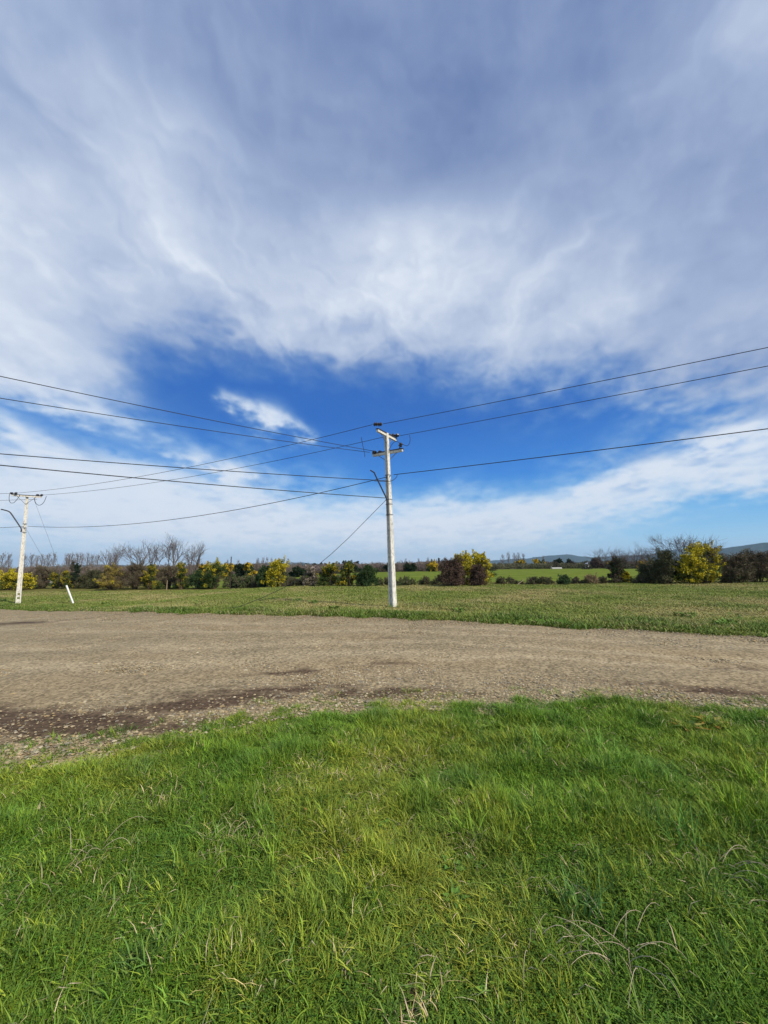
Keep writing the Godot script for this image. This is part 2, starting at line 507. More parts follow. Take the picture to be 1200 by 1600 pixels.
func leaflet_clump(count: int, spread: float, tall: float, size: float, feathery: bool) -> ArrayMesh:
	var s := Shape.new()
	for k in count:
		var a := rnd(0, TAU)
		var p := Vector3(rnd(-1, 1) * spread, 0, rnd(-1, 1) * spread)
		var top := p + Vector3(cos(a) * 0.02, tall * rnd(0.4, 1.1), sin(a) * 0.02)
		var v := rnd(0.5, 0.85)
		var col := Color(v * rnd(0.8, 1.1), v, v * rnd(0.8, 1.17))
		s.tri(p - Vector3(0.0012, 0.01, 0), p + Vector3(0.0012, -0.01, 0), top, col)
		if feathery:
			var up := (Vector3(cos(a) * 0.7, 1.0, sin(a) * 0.7)).normalized()
			for m in 7:
				var t := 0.25 + 0.11 * m
				var sd := up.cross(Vector3(cos(a + 1.0), 0.2, sin(a + 1.0))).normalized() * (1.0 if m % 2 == 0 else -1.0)
				s.leaf(p.lerp(top, t), (sd + up * 0.8).normalized(), up.cross(sd).normalized(), size * 1.3, size * 0.4, col * rnd(0.85, 1.15))
		else:
			var face := (Vector3.UP + rdir() * 0.7).normalized()
			var u := face.cross(Vector3(cos(a), 0.1, sin(a))).normalized()
			for m in 3:
				var dir := u.rotated(face, TAU * m / 3.0 + rnd(-0.2, 0.2))
				var across := face.cross(dir)
				var tip := top + dir * size
				s.quad(top, top + dir * size * 0.55 - across * size * 0.42, tip, top + dir * size * 0.55 + across * size * 0.42, col)
	return s.mesh()

func scatter(called: String, mesh: ArrayMesh, m: Material, places: Array, parent: Node) -> void:
	if places.is_empty():
		return
	var mm := MultiMesh.new()
	mm.transform_format = MultiMesh.TRANSFORM_3D
	mm.use_colors = true
	mm.mesh = mesh
	mm.instance_count = places.size()
	for i in places.size():
		mm.set_instance_transform(i, places[i][0])
		mm.set_instance_color(i, places[i][1])
	var o := MultiMeshInstance3D.new()
	o.name = called
	o.multimesh = mm
	o.material_override = m
	o.set_meta("kind", "stuff")
	parent.add_child(o, true)

func stuff(called: String, label: String, category: String) -> Node3D:
	var o := thing(called, label, category)
	o.set_meta("kind", "stuff")
	return o

func structure(o: Node, label: String, category: String) -> void:
	tag(o, label, category)
	o.set_meta("kind", "structure")

# a sheet over a grid of points; point(i, j) gives each corner, uv(i, j) its place in the texture
func sheet(called: String, cols: int, rows: int, point: Callable, m: Material, uv = null) -> MeshInstance3D:
	var st := SurfaceTool.new()
	st.begin(Mesh.PRIMITIVE_TRIANGLES)
	st.set_smooth_group(0)
	for j in rows:
		for i in cols:
			if uv != null:
				st.set_uv(uv.call(i, j))
			st.add_vertex(point.call(i, j))
	for j in rows - 1:
		for i in cols - 1:
			var a := j * cols + i
			for k in [a, a + 1, a + cols, a + 1, a + cols + 1, a + cols]:
				st.add_index(k)
	st.generate_normals()
	var o := MeshInstance3D.new()
	o.name = numbered(called)
	o.mesh = st.commit()
	o.material_override = m
	add_child(o)
	return o

var bark_mat: StandardMaterial3D
var leaf_mat: StandardMaterial3D
var bloom_mat: StandardMaterial3D

# ---------------------------------------------------------------- power poles
# tapered concrete pole of H section: two flanges and a web with openings, in its own axes (web faces +z)
func pole_shaft(tall: float, lean: Vector3, wide: float, deep: float, top: float, gaps: Array, m: Material, parent: Node) -> void:
	var s := Shape.new()
	var cols := [Color(1, 1, 1), Color(0.95, 0.95, 0.94)]
	var at := func(y: float) -> Vector3: return lean * (y / tall) + Vector3(0, y, 0)
	var k := func(y: float) -> float: return lerpf(1.0, top, clampf(y / tall, 0, 1))
	var rect := func(y: float, x0: float, x1: float, z0: float, z1: float) -> PackedVector3Array:
		var f: float = k.call(y)
		var p: Vector3 = at.call(y)
		return PackedVector3Array([p + Vector3(x0 * f, 0, z0 * f), p + Vector3(x1 * f, 0, z0 * f), p + Vector3(x1 * f, 0, z1 * f), p + Vector3(x0 * f, 0, z1 * f)])
	var h := wide / 2.0
	var d := deep / 2.0
	for side in [-1.0, 1.0]:
		var a: float = h * side
		var b: float = h * 0.5 * side
		var n := 8
		for i in n:
			var y0 := -0.3 if i == 0 else tall * i / n
			var y1 := tall * (i + 1) / n
			# outer corners cut off
			var f0: float = k.call(y0)
			var f1: float = k.call(y1)
			var lo := PackedVector3Array()
			var hi := PackedVector3Array()
			for c in [Vector2(b, -d), Vector2(a * 0.9, -d), Vector2(a, -d * 0.86), Vector2(a, d * 0.86), Vector2(a * 0.9, d), Vector2(b, d)]:
				lo.append(at.call(y0) + Vector3(c.x * f0, 0, c.y * f0))
				hi.append(at.call(y1) + Vector3(c.x * f1, 0, c.y * f1))
			s.solid(lo, hi, cols[i % 2])
	var y := -0.3
	var edges := gaps.duplicate()
	edges.append([tall, tall])
	for gp in edges:
		s.solid(rect.call(y, -h * 0.52, h * 0.52, -d * 0.42, d * 0.42), rect.call(gp[0], -h * 0.52, h * 0.52, -d * 0.42, d * 0.42), cols[1])
		y = gp[1]
	part("shaft", s, m, parent)

func insulator(p: Vector3, axis: Vector3, size: float, parent: Node) -> void:
	var s := Shape.new()
	s.lathe(p, axis, [Vector2(0.0, -0.16), Vector2(0.03, -0.16), Vector2(0.03, -0.08), Vector2(0.085, -0.06), Vector2(0.09, -0.02), Vector2(0.045, 0.0), Vector2(0.085, 0.03), Vector2(0.08, 0.07), Vector2(0.04, 0.1), Vector2(0.0, 0.12)].map(func(q): return q * size), 10, Color(1, 1, 1))
	part("insulator", s, porcelain, parent)

var porcelain: StandardMaterial3D
var concrete: StandardMaterial3D
var steel: StandardMaterial3D
var dark_steel: StandardMaterial3D
var cable_mat: StandardMaterial3D

func sagging(a: Vector3, b: Vector3, sag: float, n: int) -> Array:
	var pts := []
	for i in n + 1:
		var t := float(i) / n
		pts.append(a.lerp(b, t) - Vector3(0, sag * 4.0 * t * (1.0 - t), 0))
	return pts

func wire(called: String, label: String, a: Vector3, b: Vector3, sag: float, r: float, group := "overhead wires") -> void:
	var s := Shape.new()
	var n := 28
	var pts := sagging(a, b, sag, n)
	for i in pts.size():
		pts[i] -= a
	s.path(pts, r, r, 6, Color(1, 1, 1))
	var o := part(called, s, cable_mat, self, a)
	tag(o, label, "cable", group)

func beam(p0: Vector3, p1: Vector3, wide: float, high: float, s: Shape, drop: float, lengthen := 0.0) -> void:
	var x := (p1 - p0).normalized()
	var b := Basis(x, Vector3.UP, x.cross(Vector3.UP).normalized())
	s.box((p0 + p1) / 2.0 - Vector3(0, drop, 0), Vector3((p1 - p0).length() + lengthen, high, wide), b, Color(1, 1, 1))

func cross_arm(p0: Vector3, p1: Vector3, foot: Vector3, parent: Node) -> void:
	var s := Shape.new()
	beam(p0, p1, 0.09, 0.10, s, 0.05)
	var arm := part("cross_arm", s, concrete, parent)
	var t := Shape.new()
	beam(p0, p1, 0.13, 0.035, t, -0.0205, 0.04)
	part("channel", t, dark_steel, arm)
	var mid := (p0 + p1) / 2.0
	for e in [p0, p1]:
		var br := Shape.new()
		var q: Vector3 = mid.lerp(e, 0.62) - Vector3(0, 0.1, 0)
		br.bar(q, foot, 0.016, 0.016, 5, Color(1, 1, 1))
		part("brace", br, steel, parent)

func bent_pipe(points: Array, r: float, parent: Node) -> void:
	var c := Curve3D.new()
	for i in points.size():
		var p: Vector3 = points[i]
		var t := Vector3.ZERO
		if i > 0 and i < points.size() - 1:
			t = (points[i + 1] - points[i - 1]) * 0.16
		c.add_point(p, -t, t)
	var pts := Array(c.tessellate(4, 4))
	var s := Shape.new()
	s.path(pts, r, r, 8, Color(1, 1, 1))
	part("lamp_bracket", s, dark_steel, parent)

func loop_wire(points: Array, r: float, parent: Node) -> void:
	var c := Curve3D.new()
	for i in points.size():
		var t := Vector3.ZERO
		if i > 0 and i < points.size() - 1:
			t = (points[i + 1] - points[i - 1]) * 0.2
		c.add_point(points[i], -t, t)
	var s := Shape.new()
	s.path(Array(c.tessellate(4, 3)), r, r, 5, Color(1, 1, 1))
	part("jumper_wire", s, cable_mat, parent)

func poles() -> void:
	var base := Vector3(0.32, 0, -15.76)
	var o := thing("utility_pole", "tall concrete pole with two crossed arms standing alone by the gravel edge", "utility pole", base, "concrete power poles")
	var turned := Node3D.new()
	var gaps := [[0.42, 0.52], [0.66, 0.76]]
	for k in 7:
		gaps.append([4.9 + k * 0.32, 5.02 + k * 0.32])
	var yaw := deg_to_rad(-52)
	pole_shaft(7.28, Vector3(-0.18, 0, 0).rotated(Vector3.UP, -yaw), 0.29, 0.21, 0.58, gaps, concrete, o)
	(o.get_child(0) as Node3D).rotation.y = yaw
	var f := func(p: Vector3) -> Vector3: return p - base
	# top arm and lower arm
	var a0: Vector3 = f.call(Vector3(-0.24, 7.25, -15.16))
	var a1: Vector3 = f.call(Vector3(0.55, 7.25, -16.42))
	cross_arm(a0, a1, f.call(Vector3(0.16, 6.8, -15.78)), o)
	var b0: Vector3 = f.call(Vector3(-0.44, 6.5, -16.22))
	var b1: Vector3 = f.call(Vector3(0.80, 6.5, -15.50))
	cross_arm(b0, b1, f.call(Vector3(0.17, 6.05, -15.78)), o)
	for p in [[a0 + Vector3(-0.06, 0.2, 0.04), Vector3(-1, -0.1, 0.1)], [a0 + Vector3(0.1, 0.21, 0.0), Vector3(1, 0.1, 0.1)], [a1 + Vector3(0.06, 0.13, 0.1), Vector3(1, 0.1, 0.6)], [a1 + Vector3(-0.14, 0.13, 0.1), Vector3(-1, 0, -0.4)], [b1 + Vector3(-0.08, 0.18, 0), Vector3(0.3, 1, 0)], [b0 + Vector3(0.05, 0.06, 0.1), Vector3(-1, 0, 0.8)], [b0 + Vector3(0.3, 0.06, 0.1), Vector3(-1, 0, 0.8)]]:
		insulator(p[0], (p[1] as Vector3).normalized(), 0.95, o)
	# jumper loops between the arms
	loop_wire([f.call(Vector3(-0.92, 7.0, -15.4)), f.call(Vector3(-0.86, 6.72, -15.5)), f.call(Vector3(-0.78, 6.3, -15.6)), f.call(Vector3(-0.8, 6.22, -15.6))], 0.011, o)
	loop_wire([f.call(Vector3(1.1, 7.1, -15.5)), f.call(Vector3(1.12, 6.85, -15.5)), f.call(Vector3(1.0, 6.65, -15.5)), f.call(Vector3(0.78, 6.72, -15.5)), f.call(Vector3(0.5, 6.86, -15.6)), f.call(Vector3(0.27, 6.6, -15.65)), f.call(Vector3(0.25, 6.4, -15.65))], 0.011, o)
	loop_wire([f.call(Vector3(0.56, 5.44, -15.6)), f.call(Vector3(0.5, 5.3, -15.6)), f.call(Vector3(0.22, 5.15, -15.55)), f.call(Vector3(-0.4, 5.12, -15.3))], 0.012, o)
	bent_pipe([f.call(Vector3(0.13, 3.75, -15.6)), f.call(Vector3(0.13, 4.25, -15.6)), f.call(Vector3(0.08, 4.5, -15.55)), f.call(Vector3(-0.33, 5.32, -15.2)), f.call(Vector3(-0.37, 5.42, -15.17)), f.call(Vector3(-0.53, 5.5, -15.05))], 0.028, o)
	for y in [3.78, 4.22, 4.42, 5.45]:
		var s := Shape.new()
		var w: float = lerpf(0.30, 0.175, y / 7.28)
		s.box(f.call(Vector3(0.32 - 0.18 * y / 7.28, y, -15.76)), Vector3(w + 0.012, 0.035, w * 0.75 + 0.012), Basis(Vector3.UP, yaw), Color(1, 1, 1))
		part("band", s, steel, o)

	var base2 := Vector3(-25.25, -0.7, -27.05)
	var q := thing("utility_pole", "concrete pole with grooved face and single top arm beside a white guy sleeve", "utility pole", base2, "concrete power poles")
	pole_shaft(7.55, Vector3(-0.25, 0, 0).rotated(Vector3.UP, -deg_to_rad(42)), 0.285, 0.21, 0.55, [[0.38, 0.52], [0.66, 0.8]], concrete, q)
	(q.get_child(0) as Node3D).rotation.y = deg_to_rad(42)
	var g2 := func(p: Vector3) -> Vector3: return p - base2
	var c0: Vector3 = g2.call(Vector3(-26.15, 6.92, -26.55))
	var c1: Vector3 = g2.call(Vector3(-24.75, 6.92, -27.35))
	cross_arm(c0, c1, g2.call(Vector3(-25.47, 6.3, -26.95)), q)
	for p in [[c0 + Vector3(0, 0.1, 0), Vector3(-1, 0, 0.5)], [c0 + Vector3(0.3, 0.1, 0), Vector3(1, 0, 0.5)], [c1 + Vector3(0, 0.1, 0), Vector3(1, 0, 0.5)], [c1 + Vector3(-0.3, 0.1, 0), Vector3(-1, 0, 0)]]:
		insulator(p[0], (p[1] as Vector3).normalized(), 0.9, q)
	loop_wire([c0 + Vector3(-0.15, 0.06, 0), c0 + Vector3(0.0, -0.45, 0.1), c0 + Vector3(0.25, -0.62, 0.1), c0 + Vector3(0.5, -0.4, 0.1), c0 + Vector3(0.62, 0.0, 0)], 0.016, q)
	loop_wire([c1 + Vector3(-0.5, 0.0, 0), c1 + Vector3(-0.3, -0.45, 0.1), c1 + Vector3(0.0, -0.66, 0.1), c1 + Vector3(0.3, -0.45, 0.1), c1 + Vector3(0.35, 0.02, 0)], 0.016, q)
	bent_pipe([g2.call(Vector3(-25.42, 4.3, -26.8)), g2.call(Vector3(-25.45, 4.6, -26.8)), g2.call(Vector3(-25.95, 5.45, -26.6)), g2.call(Vector3(-26.15, 5.72, -26.5)), g2.call(Vector3(-26.6, 5.86, -26.4))], 0.04, q)
	for y in [4.3, 4.62, 4.9]:
		var s := Shape.new()
		var w: float = lerpf(0.30, 0.17, y / 7.5)
		s.box(Vector3(-0.25 * (y + 0.7) / 7.55, y + 0.7, 0), Vector3(w + 0.02, 0.05, w * 0.78), Basis(Vector3.UP, deg_to_rad(42)), Color(1, 1, 1))
		part("band", s, steel, q)
	# guy wires of that pole, held in a white sleeve
	var anchor := Vector3(-21.45, -0.72, -27.1)
	var sl := Shape.new()
	var up := Vector3(-22.03, 0.55, -27.05)
	var sleeve := thing("guy_sleeve", "slanted white plastic sleeve over a guy wire in the meadow", "guy sleeve", anchor)
	sl.bar(Vector3.ZERO, up - anchor, 0.052, 0.052, 10, Color(1, 1, 1))
	part("tube", sl, plain(Color(0.78, 0.8, 0.8), 0.45), sleeve)
	var cap := Shape.new()
	cap.bar((up - anchor) * 0.985, (up - anchor) * 1.02, 0.06, 0.056, 10, Color(1, 1, 1))
	part("cap", cap, plain(Color(0.7, 0.72, 0.72), 0.5), sleeve)
	wire("guy_wire", "thin steel guy wire running from the arm of the grooved pole", up, c1 + base2 + Vector3(-0.55, -0.15, 0.0), 0.02, 0.0055, "guy wires")
	wire("guy_wire", "thin steel guy wire tied below the bracket of the grooved pole", Vector3(-21.6, -0.7, -27.0), Vector3(-25.3, 4.6, -27.0), 0.02, 0.0055, "guy wires")

	# overhead wires
	var A0 := a0 + base
	var A1 := a1 + base
	var B0 := b0 + base
	var C0 := c0 + base2
	var C1 := c1 + base2
	wire("power_line", "upper of two thin black wires from top arm towards grooved pole", A0 + Vector3(-0.2, 0.18, 0.05), C0 + Vector3(0.3, 0.1, 0), 0.42, 0.0105)
	wire("power_line", "lower of two thin black wires from top arm towards grooved pole", A1 + Vector3(-0.3, 0.12, 0.1), C1 + Vector3(0, 0.1, 0), 0.42, 0.0105)
	wire("power_line", "highest black wire climbing away from the top arm beyond the jumper loop", A0 + Vector3(0.25, 0.22, 0.02), A0 + Vector3(0.25, 0.22, 0.02) + Vector3(36.0, -0.3, 21.2), 0.25, 0.0105)
	wire("power_line", "second black wire from the top arm, tapped by the jumper loop", A1 + Vector3(0.2, 0.12, 0.1), A1 + Vector3(0.2, 0.12, 0.1) + Vector3(35.6, -0.61, 23.4), 0.25, 0.0105)
	wire("power_line", "black wire from the lower arm's outer insulator, crossing high over the road", B0 + Vector3(0.15, 0.08, 0.15), Vector3(-23.5, 7.17, 1.63), 0.35, 0.0105)
	wire("power_line", "black wire just under the outer one from the lower arm", B0 + Vector3(-0.15, 0.05, 0.15), Vector3(-24.65, 6.6, -0.2), 0.35, 0.0105)
	wire("service_cable", "thick twisted cable running level from the mid pole clamp along the road", Vector3(0.42, 5.44, -15.6), Vector3(0.42, 5.44, -15.6) + Vector3(34.85, 0.4, 18.2), 0.25, 0.0145)
	wire("service_cable", "twisted cable from the mid pole clamp sagging to the grooved pole", Vector3(0.3, 5.4, -15.65), Vector3(-25.1, 4.72, -26.95), 0.75, 0.0145)
	wire("service_cable", "twisted cable below the mid clamp crossing over the road", Vector3(0.2, 5.18, -15.6), Vector3(-29.55, 5.97, -5.04), 0.3, 0.0145)
	wire("service_cable", "lowest cable, tied at the lamp bracket and crossing over the road", Vector3(0.1, 4.46, -15.6), Vector3(-25.15, 5.02, -0.9), 0.3, 0.0145)
	wire("power_line", "outer black wire leaving the grooved pole away from the crossed arms", C0 + Vector3(-0.15, 0.08, 0), C0 + Vector3(-14, -0.1, 3.5), 0.15, 0.012)
	wire("power_line", "inner black wire leaving the grooved pole away from the crossed arms", C1 + Vector3(-0.3, -0.2, 0), C1 + Vector3(-16, -0.35, 2.5), 0.2, 0.012)
	wire("service_cable", "twisted cable leaving the grooved pole beneath its lamp bracket", Vector3(-25.4, 4.7, -26.95), Vector3(-40, 4.5, -24.5), 0.2, 0.0145)
	# slack cable that hangs from the bracket down to the grass
	var sc := Shape.new()
	var origin := Vector3(0.1, 4.4, -15.65)
	var cv := Curve3D.new()
	for p in [[0.1, 4.4, -15.65], [-1.45, 2.83, -15.6], [-2.83, 1.62, -15.55], [-4.1, 0.84, -15.6], [-5.75, 0.17, -15.9], [-6.5, 0.06, -16.1], [-7.6, -0.07, -16.6]]:
		cv.add_point(Vector3(p[0], p[1], p[2]) - origin)
	for i in range(1, 6):
		var t := (cv.get_point_position(i + 1) - cv.get_point_position(i - 1)) * 0.17
		cv.set_point_in(i, -t)
		cv.set_point_out(i, t)
	sc.path(Array(cv.tessellate(4, 3)), 0.011, 0.011, 6, Color(1, 1, 1))
	var slack := part("slack_cable", sc, cable_mat, self, origin)
	tag(slack, "loose black cable hanging from the lamp bracket down into the meadow", "cable")

# ---------------------------------------------------------------- everything
func _ready() -> void:
	rng.seed = 20240917
	mud_noise = noise(31, 0.9, 4, 0.6)

	var cam := Camera3D.new()
	cam.name = "camera"
	cam.fov = 106.17
	cam.near = 0.05
	cam.far = 30000.0
	cam.position = Vector3(0, 1.7, 0)
	cam.rotation_degrees = Vector3(7.957, 0, -0.6)
	add_child(cam)
	cam.current = true

	var env := Environment.new()
	env.background_mode = Environment.BG_SKY
	var sky := Sky.new()
	var pano := PanoramaSkyMaterial.new()
	pano.panorama = ImageTexture.create_from_image(make_sky())
	sky.sky_material = pano
	env.sky = sky
	env.background_energy_multiplier = 1.0
	env.tonemap_mode = Environment.TONE_MAPPER_LINEAR
	env.tonemap_exposure = 1.0
	env.sdfgi_enabled = true
	env.ssao_enabled = true
	env.ssil_enabled = true
	env.fog_enabled = true
	env.fog_density = 0.00008
	env.fog_light_color = Color(0.70, 0.86, 1.0)
	var we := WorldEnvironment.new()
	we.name = "world"
	we.environment = env
	add_child(we)

	var sun := DirectionalLight3D.new()
	sun.name = "sun"
	sun.light_energy = 1.5
	sun.light_color = Color(1.0, 0.955, 0.88)
	sun.light_angular_distance = 1.5
	sun.shadow_enabled = true
	var saz := deg_to_rad(52.0)
	var sel := deg_to_rad(42.0)
	sun.transform = Transform3D(Basis.looking_at(-Vector3(sin(saz) * cos(sel), sin(sel), cos(saz) * cos(sel)), Vector3.UP), Vector3(0, 60, 0))
	add_child(sun)

	bark_mat = tinted(0.95)
	leaf_mat = tinted(0.75, Color(0.22, 0.25, 0.1))
	bloom_mat = tinted(0.8, Color(0.3, 0.28, 0.06))
	porcelain = plain(Color(0.03, 0.025, 0.03), 0.35)
	steel = plain(Color(0.22, 0.23, 0.24), 0.6, 0.4)
	dark_steel = plain(Color(0.035, 0.037, 0.045), 0.6, 0.2)
	cable_mat = plain(Color(0.018, 0.02, 0.026), 0.7)
	concrete = plain(Color(1, 1, 1), 0.92)
	concrete.vertex_color_use_as_albedo = true
	concrete.albedo_texture = noise_texture(5, 0.02, [[0.2, Color(0.36, 0.345, 0.29)], [0.34, Color(0.57, 0.555, 0.50)], [0.52, Color(0.70, 0.685, 0.63)], [0.8, Color(0.78, 0.77, 0.72)]], 512, 5)
	concrete.uv1_triplanar = true
	concrete.uv1_scale = Vector3(1.6, 0.4, 1.6)

	land()
	hills()
	print("land ", Time.get_ticks_msec())
	poles()
	hedge()
	print("hedge ", Time.get_ticks_msec())
	far_trees()
	buildings()
	print("far ", Time.get_ticks_msec())
	gravel()
	meadow_grass()
	verge_grass()
	weeds()
	print("done ", Time.get_ticks_msec())

func land() -> void:
	# bare ground under everything
	var soil := plain(Color(1, 1, 1), 1.0)
	soil.metallic_specular = 0.0
	soil.albedo_texture = noise_texture(3, 0.02, [[0.15, Color(0.06, 0.07, 0.0145)], [0.4, Color(0.12, 0.125, 0.034)], [0.6, Color(0.165, 0.145, 0.055)], [0.85, Color(0.095, 0.12, 0.026)]], 1024, 6)
	soil.uv1_triplanar = true
	soil.uv1_world_triplanar = true
	soil.uv1_scale = Vector3(0.11, 0.11, 0.11)
	var xs := [-9000.0, -3000.0, -600.0, -120.0, -45.0]
	var x := -26.0
	while x <= 4.0:
		xs.append(x)
		x += 0.5
	xs.append_array([12.0, 45.0, 120.0, 600.0, 3000.0, 9000.0])
	var zs := [400.0, 40.0, 6.0, 0.0, -6.0, -14.0, -30.0, -60.0, -150.0, -600.0, -3000.0, -9500.0]
	var gnd := sheet("ground", xs.size(), zs.size(), func(i, j): return Vector3(xs[i], ground_at(xs[i]), zs[j]), soil)
	structure(gnd, "olive green grassland spreading to the hills", "ground")
	var thatch := plain(Color(1, 1, 1), 1.0)
	thatch.metallic_specular = 0.0
	thatch.albedo_texture = noise_texture(6, 0.03, [[0.2, Color(0.035, 0.030, 0.016)], [0.5, Color(0.065, 0.055, 0.03)], [0.7, Color(0.11, 0.09, 0.05)], [0.9, Color(0.07, 0.075, 0.025)]], 1024, 6)
	thatch.uv1_triplanar = true
	thatch.uv1_world_triplanar = true
	thatch.uv1_scale = Vector3(0.7, 0.7, 0.7)
	var verge := sheet("verge", 70, 8, func(i, j):
		var vx := lerpf(-14.0, 14.0, i / 69.0)
		return Vector3(vx, ground_at(vx) + 0.007, lerpf(3.0, curve(NEAR_EDGE, vx) - 0.05, j / 7.0)), thatch)
	structure(verge, "brown thatchy soil of the verge under the near grass", "verge")
	# farther green field beyond the hedge
	var crop := plain(Color(1, 1, 1), 1.0)
	crop.metallic_specular = 0.0
	crop.albedo_texture = noise_texture(4, 0.012, [[0.2, Color(0.095, 0.135, 0.024)], [0.5, Color(0.125, 0.17, 0.032)], [0.8, Color(0.16, 0.19, 0.045)]], 512, 6)
	crop.uv1_triplanar = true
	crop.uv1_world_triplanar = true
	crop.uv1_scale = Vector3(0.05, 0.05, 0.05)
	var fx := []
	x = -30.0
	while x <= 4.0:
		fx.append(x)
		x += 0.5
	fx.append_array([12.0, 40.0, 80.0, 140.0])
	var fld := sheet("green_field", fx.size(), 4, func(i, j): return Vector3(fx[i], ground_at(fx[i]) + 0.03, lerpf(-38.0 - clampf(-fx[i], 0, 30) * 0.35, lerpf(-104.0, -136.0, clampf(fx[i] / 40.0, 0, 1)), j / 3.0)), crop)
	structure(fld, "bright green young crop field beyond the hedge", "field")

# how far a place across the road is packed down by wheels
func rut(t: float) -> float:
	var r := 0.0
	for w in [0.34, 0.47, 0.66, 0.8]:
		r = maxf(r, exp(-pow((t - w) / 0.032, 2.0)))
	return r

func road_uv(x: float, z: float) -> Vector2:
	return Vector2((x + 40.0) / 64.0, (z + 34.0) / 34.0)

func gravel() -> void:
	rng.seed = 515
	# the road surface: earth, small stones and mud as one computed map
	var w := 2048
	var h := 1024
	var im := Image.create(w, h, false, Image.FORMAT_RGB8)
	var n1 := noise(41, 0.35, 4)
	var n2 := noise(42, 2.2, 3)
	var grain := RandomNumberGenerator.new()
	grain.seed = 5
	for j in h:
		var z := (j + 0.5) / h * 34.0 - 34.0
		for i in w:
			var x := (i + 0.5) / w * 64.0 - 40.0
			if z > curve_near_fast(x) + 0.9 or z < curve_far_fast(x) - 0.9:
				continue
			var a := n1.get_noise_2d(x * 0.6, z * 1.4)
			var b := n2.get_noise_2d(x, z)
			var l := 1.0 + 0.22 * a + 0.18 * b + grain.randf_range(-0.24, 0.24)
			var c := Color(0.375, 0.31, 0.195).lerp(Color(0.335, 0.268, 0.163), clampf(a * 1.6 + 0.3, 0, 1)) * l
			var lane := (z - curve_near_fast(x)) / (curve_far_fast(x) - curve_near_fast(x))
			var worn := rut(lane + 0.05 * a)
			c = c.lerp(Color(0.46, 0.385, 0.25) * l, worn * 0.85)
			var m := mud_at(x, z)
			if m > 0.0:
				c = c.lerp(Color(0.115, 0.080, 0.052) * (0.8 + 0.5 * grain.randf()), m)
			im.set_pixel(i, j, c.linear_to_srgb())
	var m := plain(Color(1, 1, 1), 0.95)
	m.albedo_texture = ImageTexture.create_from_image(im)
	m.texture_repeat = true
	var peb := NoiseTexture2D.new()
	peb.width = 1024
	peb.height = 1024
	peb.seamless = true
	var cell := FastNoiseLite.new()
	cell.noise_type = FastNoiseLite.TYPE_CELLULAR
	cell.seed = 9
	cell.frequency = 0.085
	cell.cellular_return_type = FastNoiseLite.RETURN_CELL_VALUE
	cell.fractal_type = FastNoiseLite.FRACTAL_FBM
	cell.fractal_octaves = 2
	peb.noise = cell
	peb.color_ramp = ramp([[0.1, Color(0.38, 0.36, 0.34)], [0.4, Color(0.66, 0.65, 0.62)], [0.65, Color(0.84, 0.82, 0.78)], [0.95, Color(1, 1, 1)]])
	m.detail_enabled = true
	m.detail_blend_mode = BaseMaterial3D.BLEND_MODE_MUL
	m.detail_uv_layer = BaseMaterial3D.DETAIL_UV_2
	m.detail_albedo = peb
	m.uv2_triplanar = true
	m.uv2_world_triplanar = true
	m.uv2_scale = Vector3(0.33, 0.33, 0.33)
	var cols := 200
	var rows := 90
	var n3 := noise(43, 0.5, 4)
	var pt := func(i: int, j: int) -> Vector3:
		var x := lerpf(-39.0, 23.0, i / float(cols - 1))
		var t := j / float(rows - 1)
		var jag := 0.12 * n3.get_noise_2d(x * 7.0, 3.0) + 0.1 * n3.get_noise_2d(x * 2.0, 9.0)
		var z := lerpf(curve(NEAR_EDGE, x) + 0.3 + jag, curve(FAR_EDGE, x) - 0.1 + jag, t)
		return Vector3(x, ground_at(x) + 0.012 + (0.03 * sin(PI * t) * (1.0 + 1.3 * n3.get_noise_2d(x, z)) - 0.012 * rut(t + 0.03 * n3.get_noise_2d(x * 0.3, z * 0.3)) + 0.012), z)
	var road := sheet("gravel_road", cols, rows, pt, m, func(i, j): var p: Vector3 = pt.call(i, j); return road_uv(p.x, p.z))
	structure(road, "pale brown gravel road crossing between the two grass areas", "road")
	# loose stones
	var shapes := []
	for k in 3:
		var s := Shape.new()
		var pts := PackedVector3Array()
		for q in [Vector3(1, 0, 0), Vector3(-1, 0, 0), Vector3(0, 0, 1), Vector3(0, 0, -1), Vector3(0, 1, 0), Vector3(0, -1, 0), Vector3(0.6, 0.55, 0.6), Vector3(-0.65, 0.5, 0.55), Vector3(0.6, 0.6, -0.55), Vector3(-0.6, 0.5, -0.65)]:
			pts.append((q as Vector3) * rnd(0.8, 1.15))
		var f := [[0, 6, 8], [1, 9, 7], [2, 7, 6], [3, 8, 9], [4, 8, 6], [4, 6, 7], [4, 7, 9], [4, 9, 8], [5, 0, 3], [5, 3, 1], [5, 1, 2], [5, 2, 0], [0, 2, 6], [0, 8, 3], [1, 7, 2], [1, 3, 9]]
		for t in f:
			s.tri(pts[t[0]], pts[t[1]], pts[t[2]], Color(1, 1, 1))
		shapes.append(s.mesh())
	var places := [[], [], []]
	var made := 0
	var track := noise(44, 0.4, 3)
	for k in 560000:
		var z := -3.0 - pow(rng.randf(), 1.6) * 17.0
		var half := -z * 1.05 + 1.5
		var x := rnd(-half, half)
		var ne := curve_near_fast(x)
		if z > ne + 0.25 or z < curve_far_fast(x):
			continue
		if rng.randf() > half / 13.0 + 0.18:
			continue
		var md := mud_at(x, z)
		var dens := 0.62 + 0.7 * track.get_noise_2d(x * 0.5, z * 1.6)
		if z > ne - 0.5:
			dens += 0.3
		var lane := (z - ne) / (curve_far_fast(x) - ne)
		if rng.randf() > dens * (1.0 - 0.85 * md) * (1.0 - 0.7 * rut(lane + 0.02 * track.get_noise_2d(x, z))):
			continue
		var big := 0.0055 + 0.015 * pow(rng.randf(), 2.2)
		if rng.randf() < 0.02:
			big *= 1.7
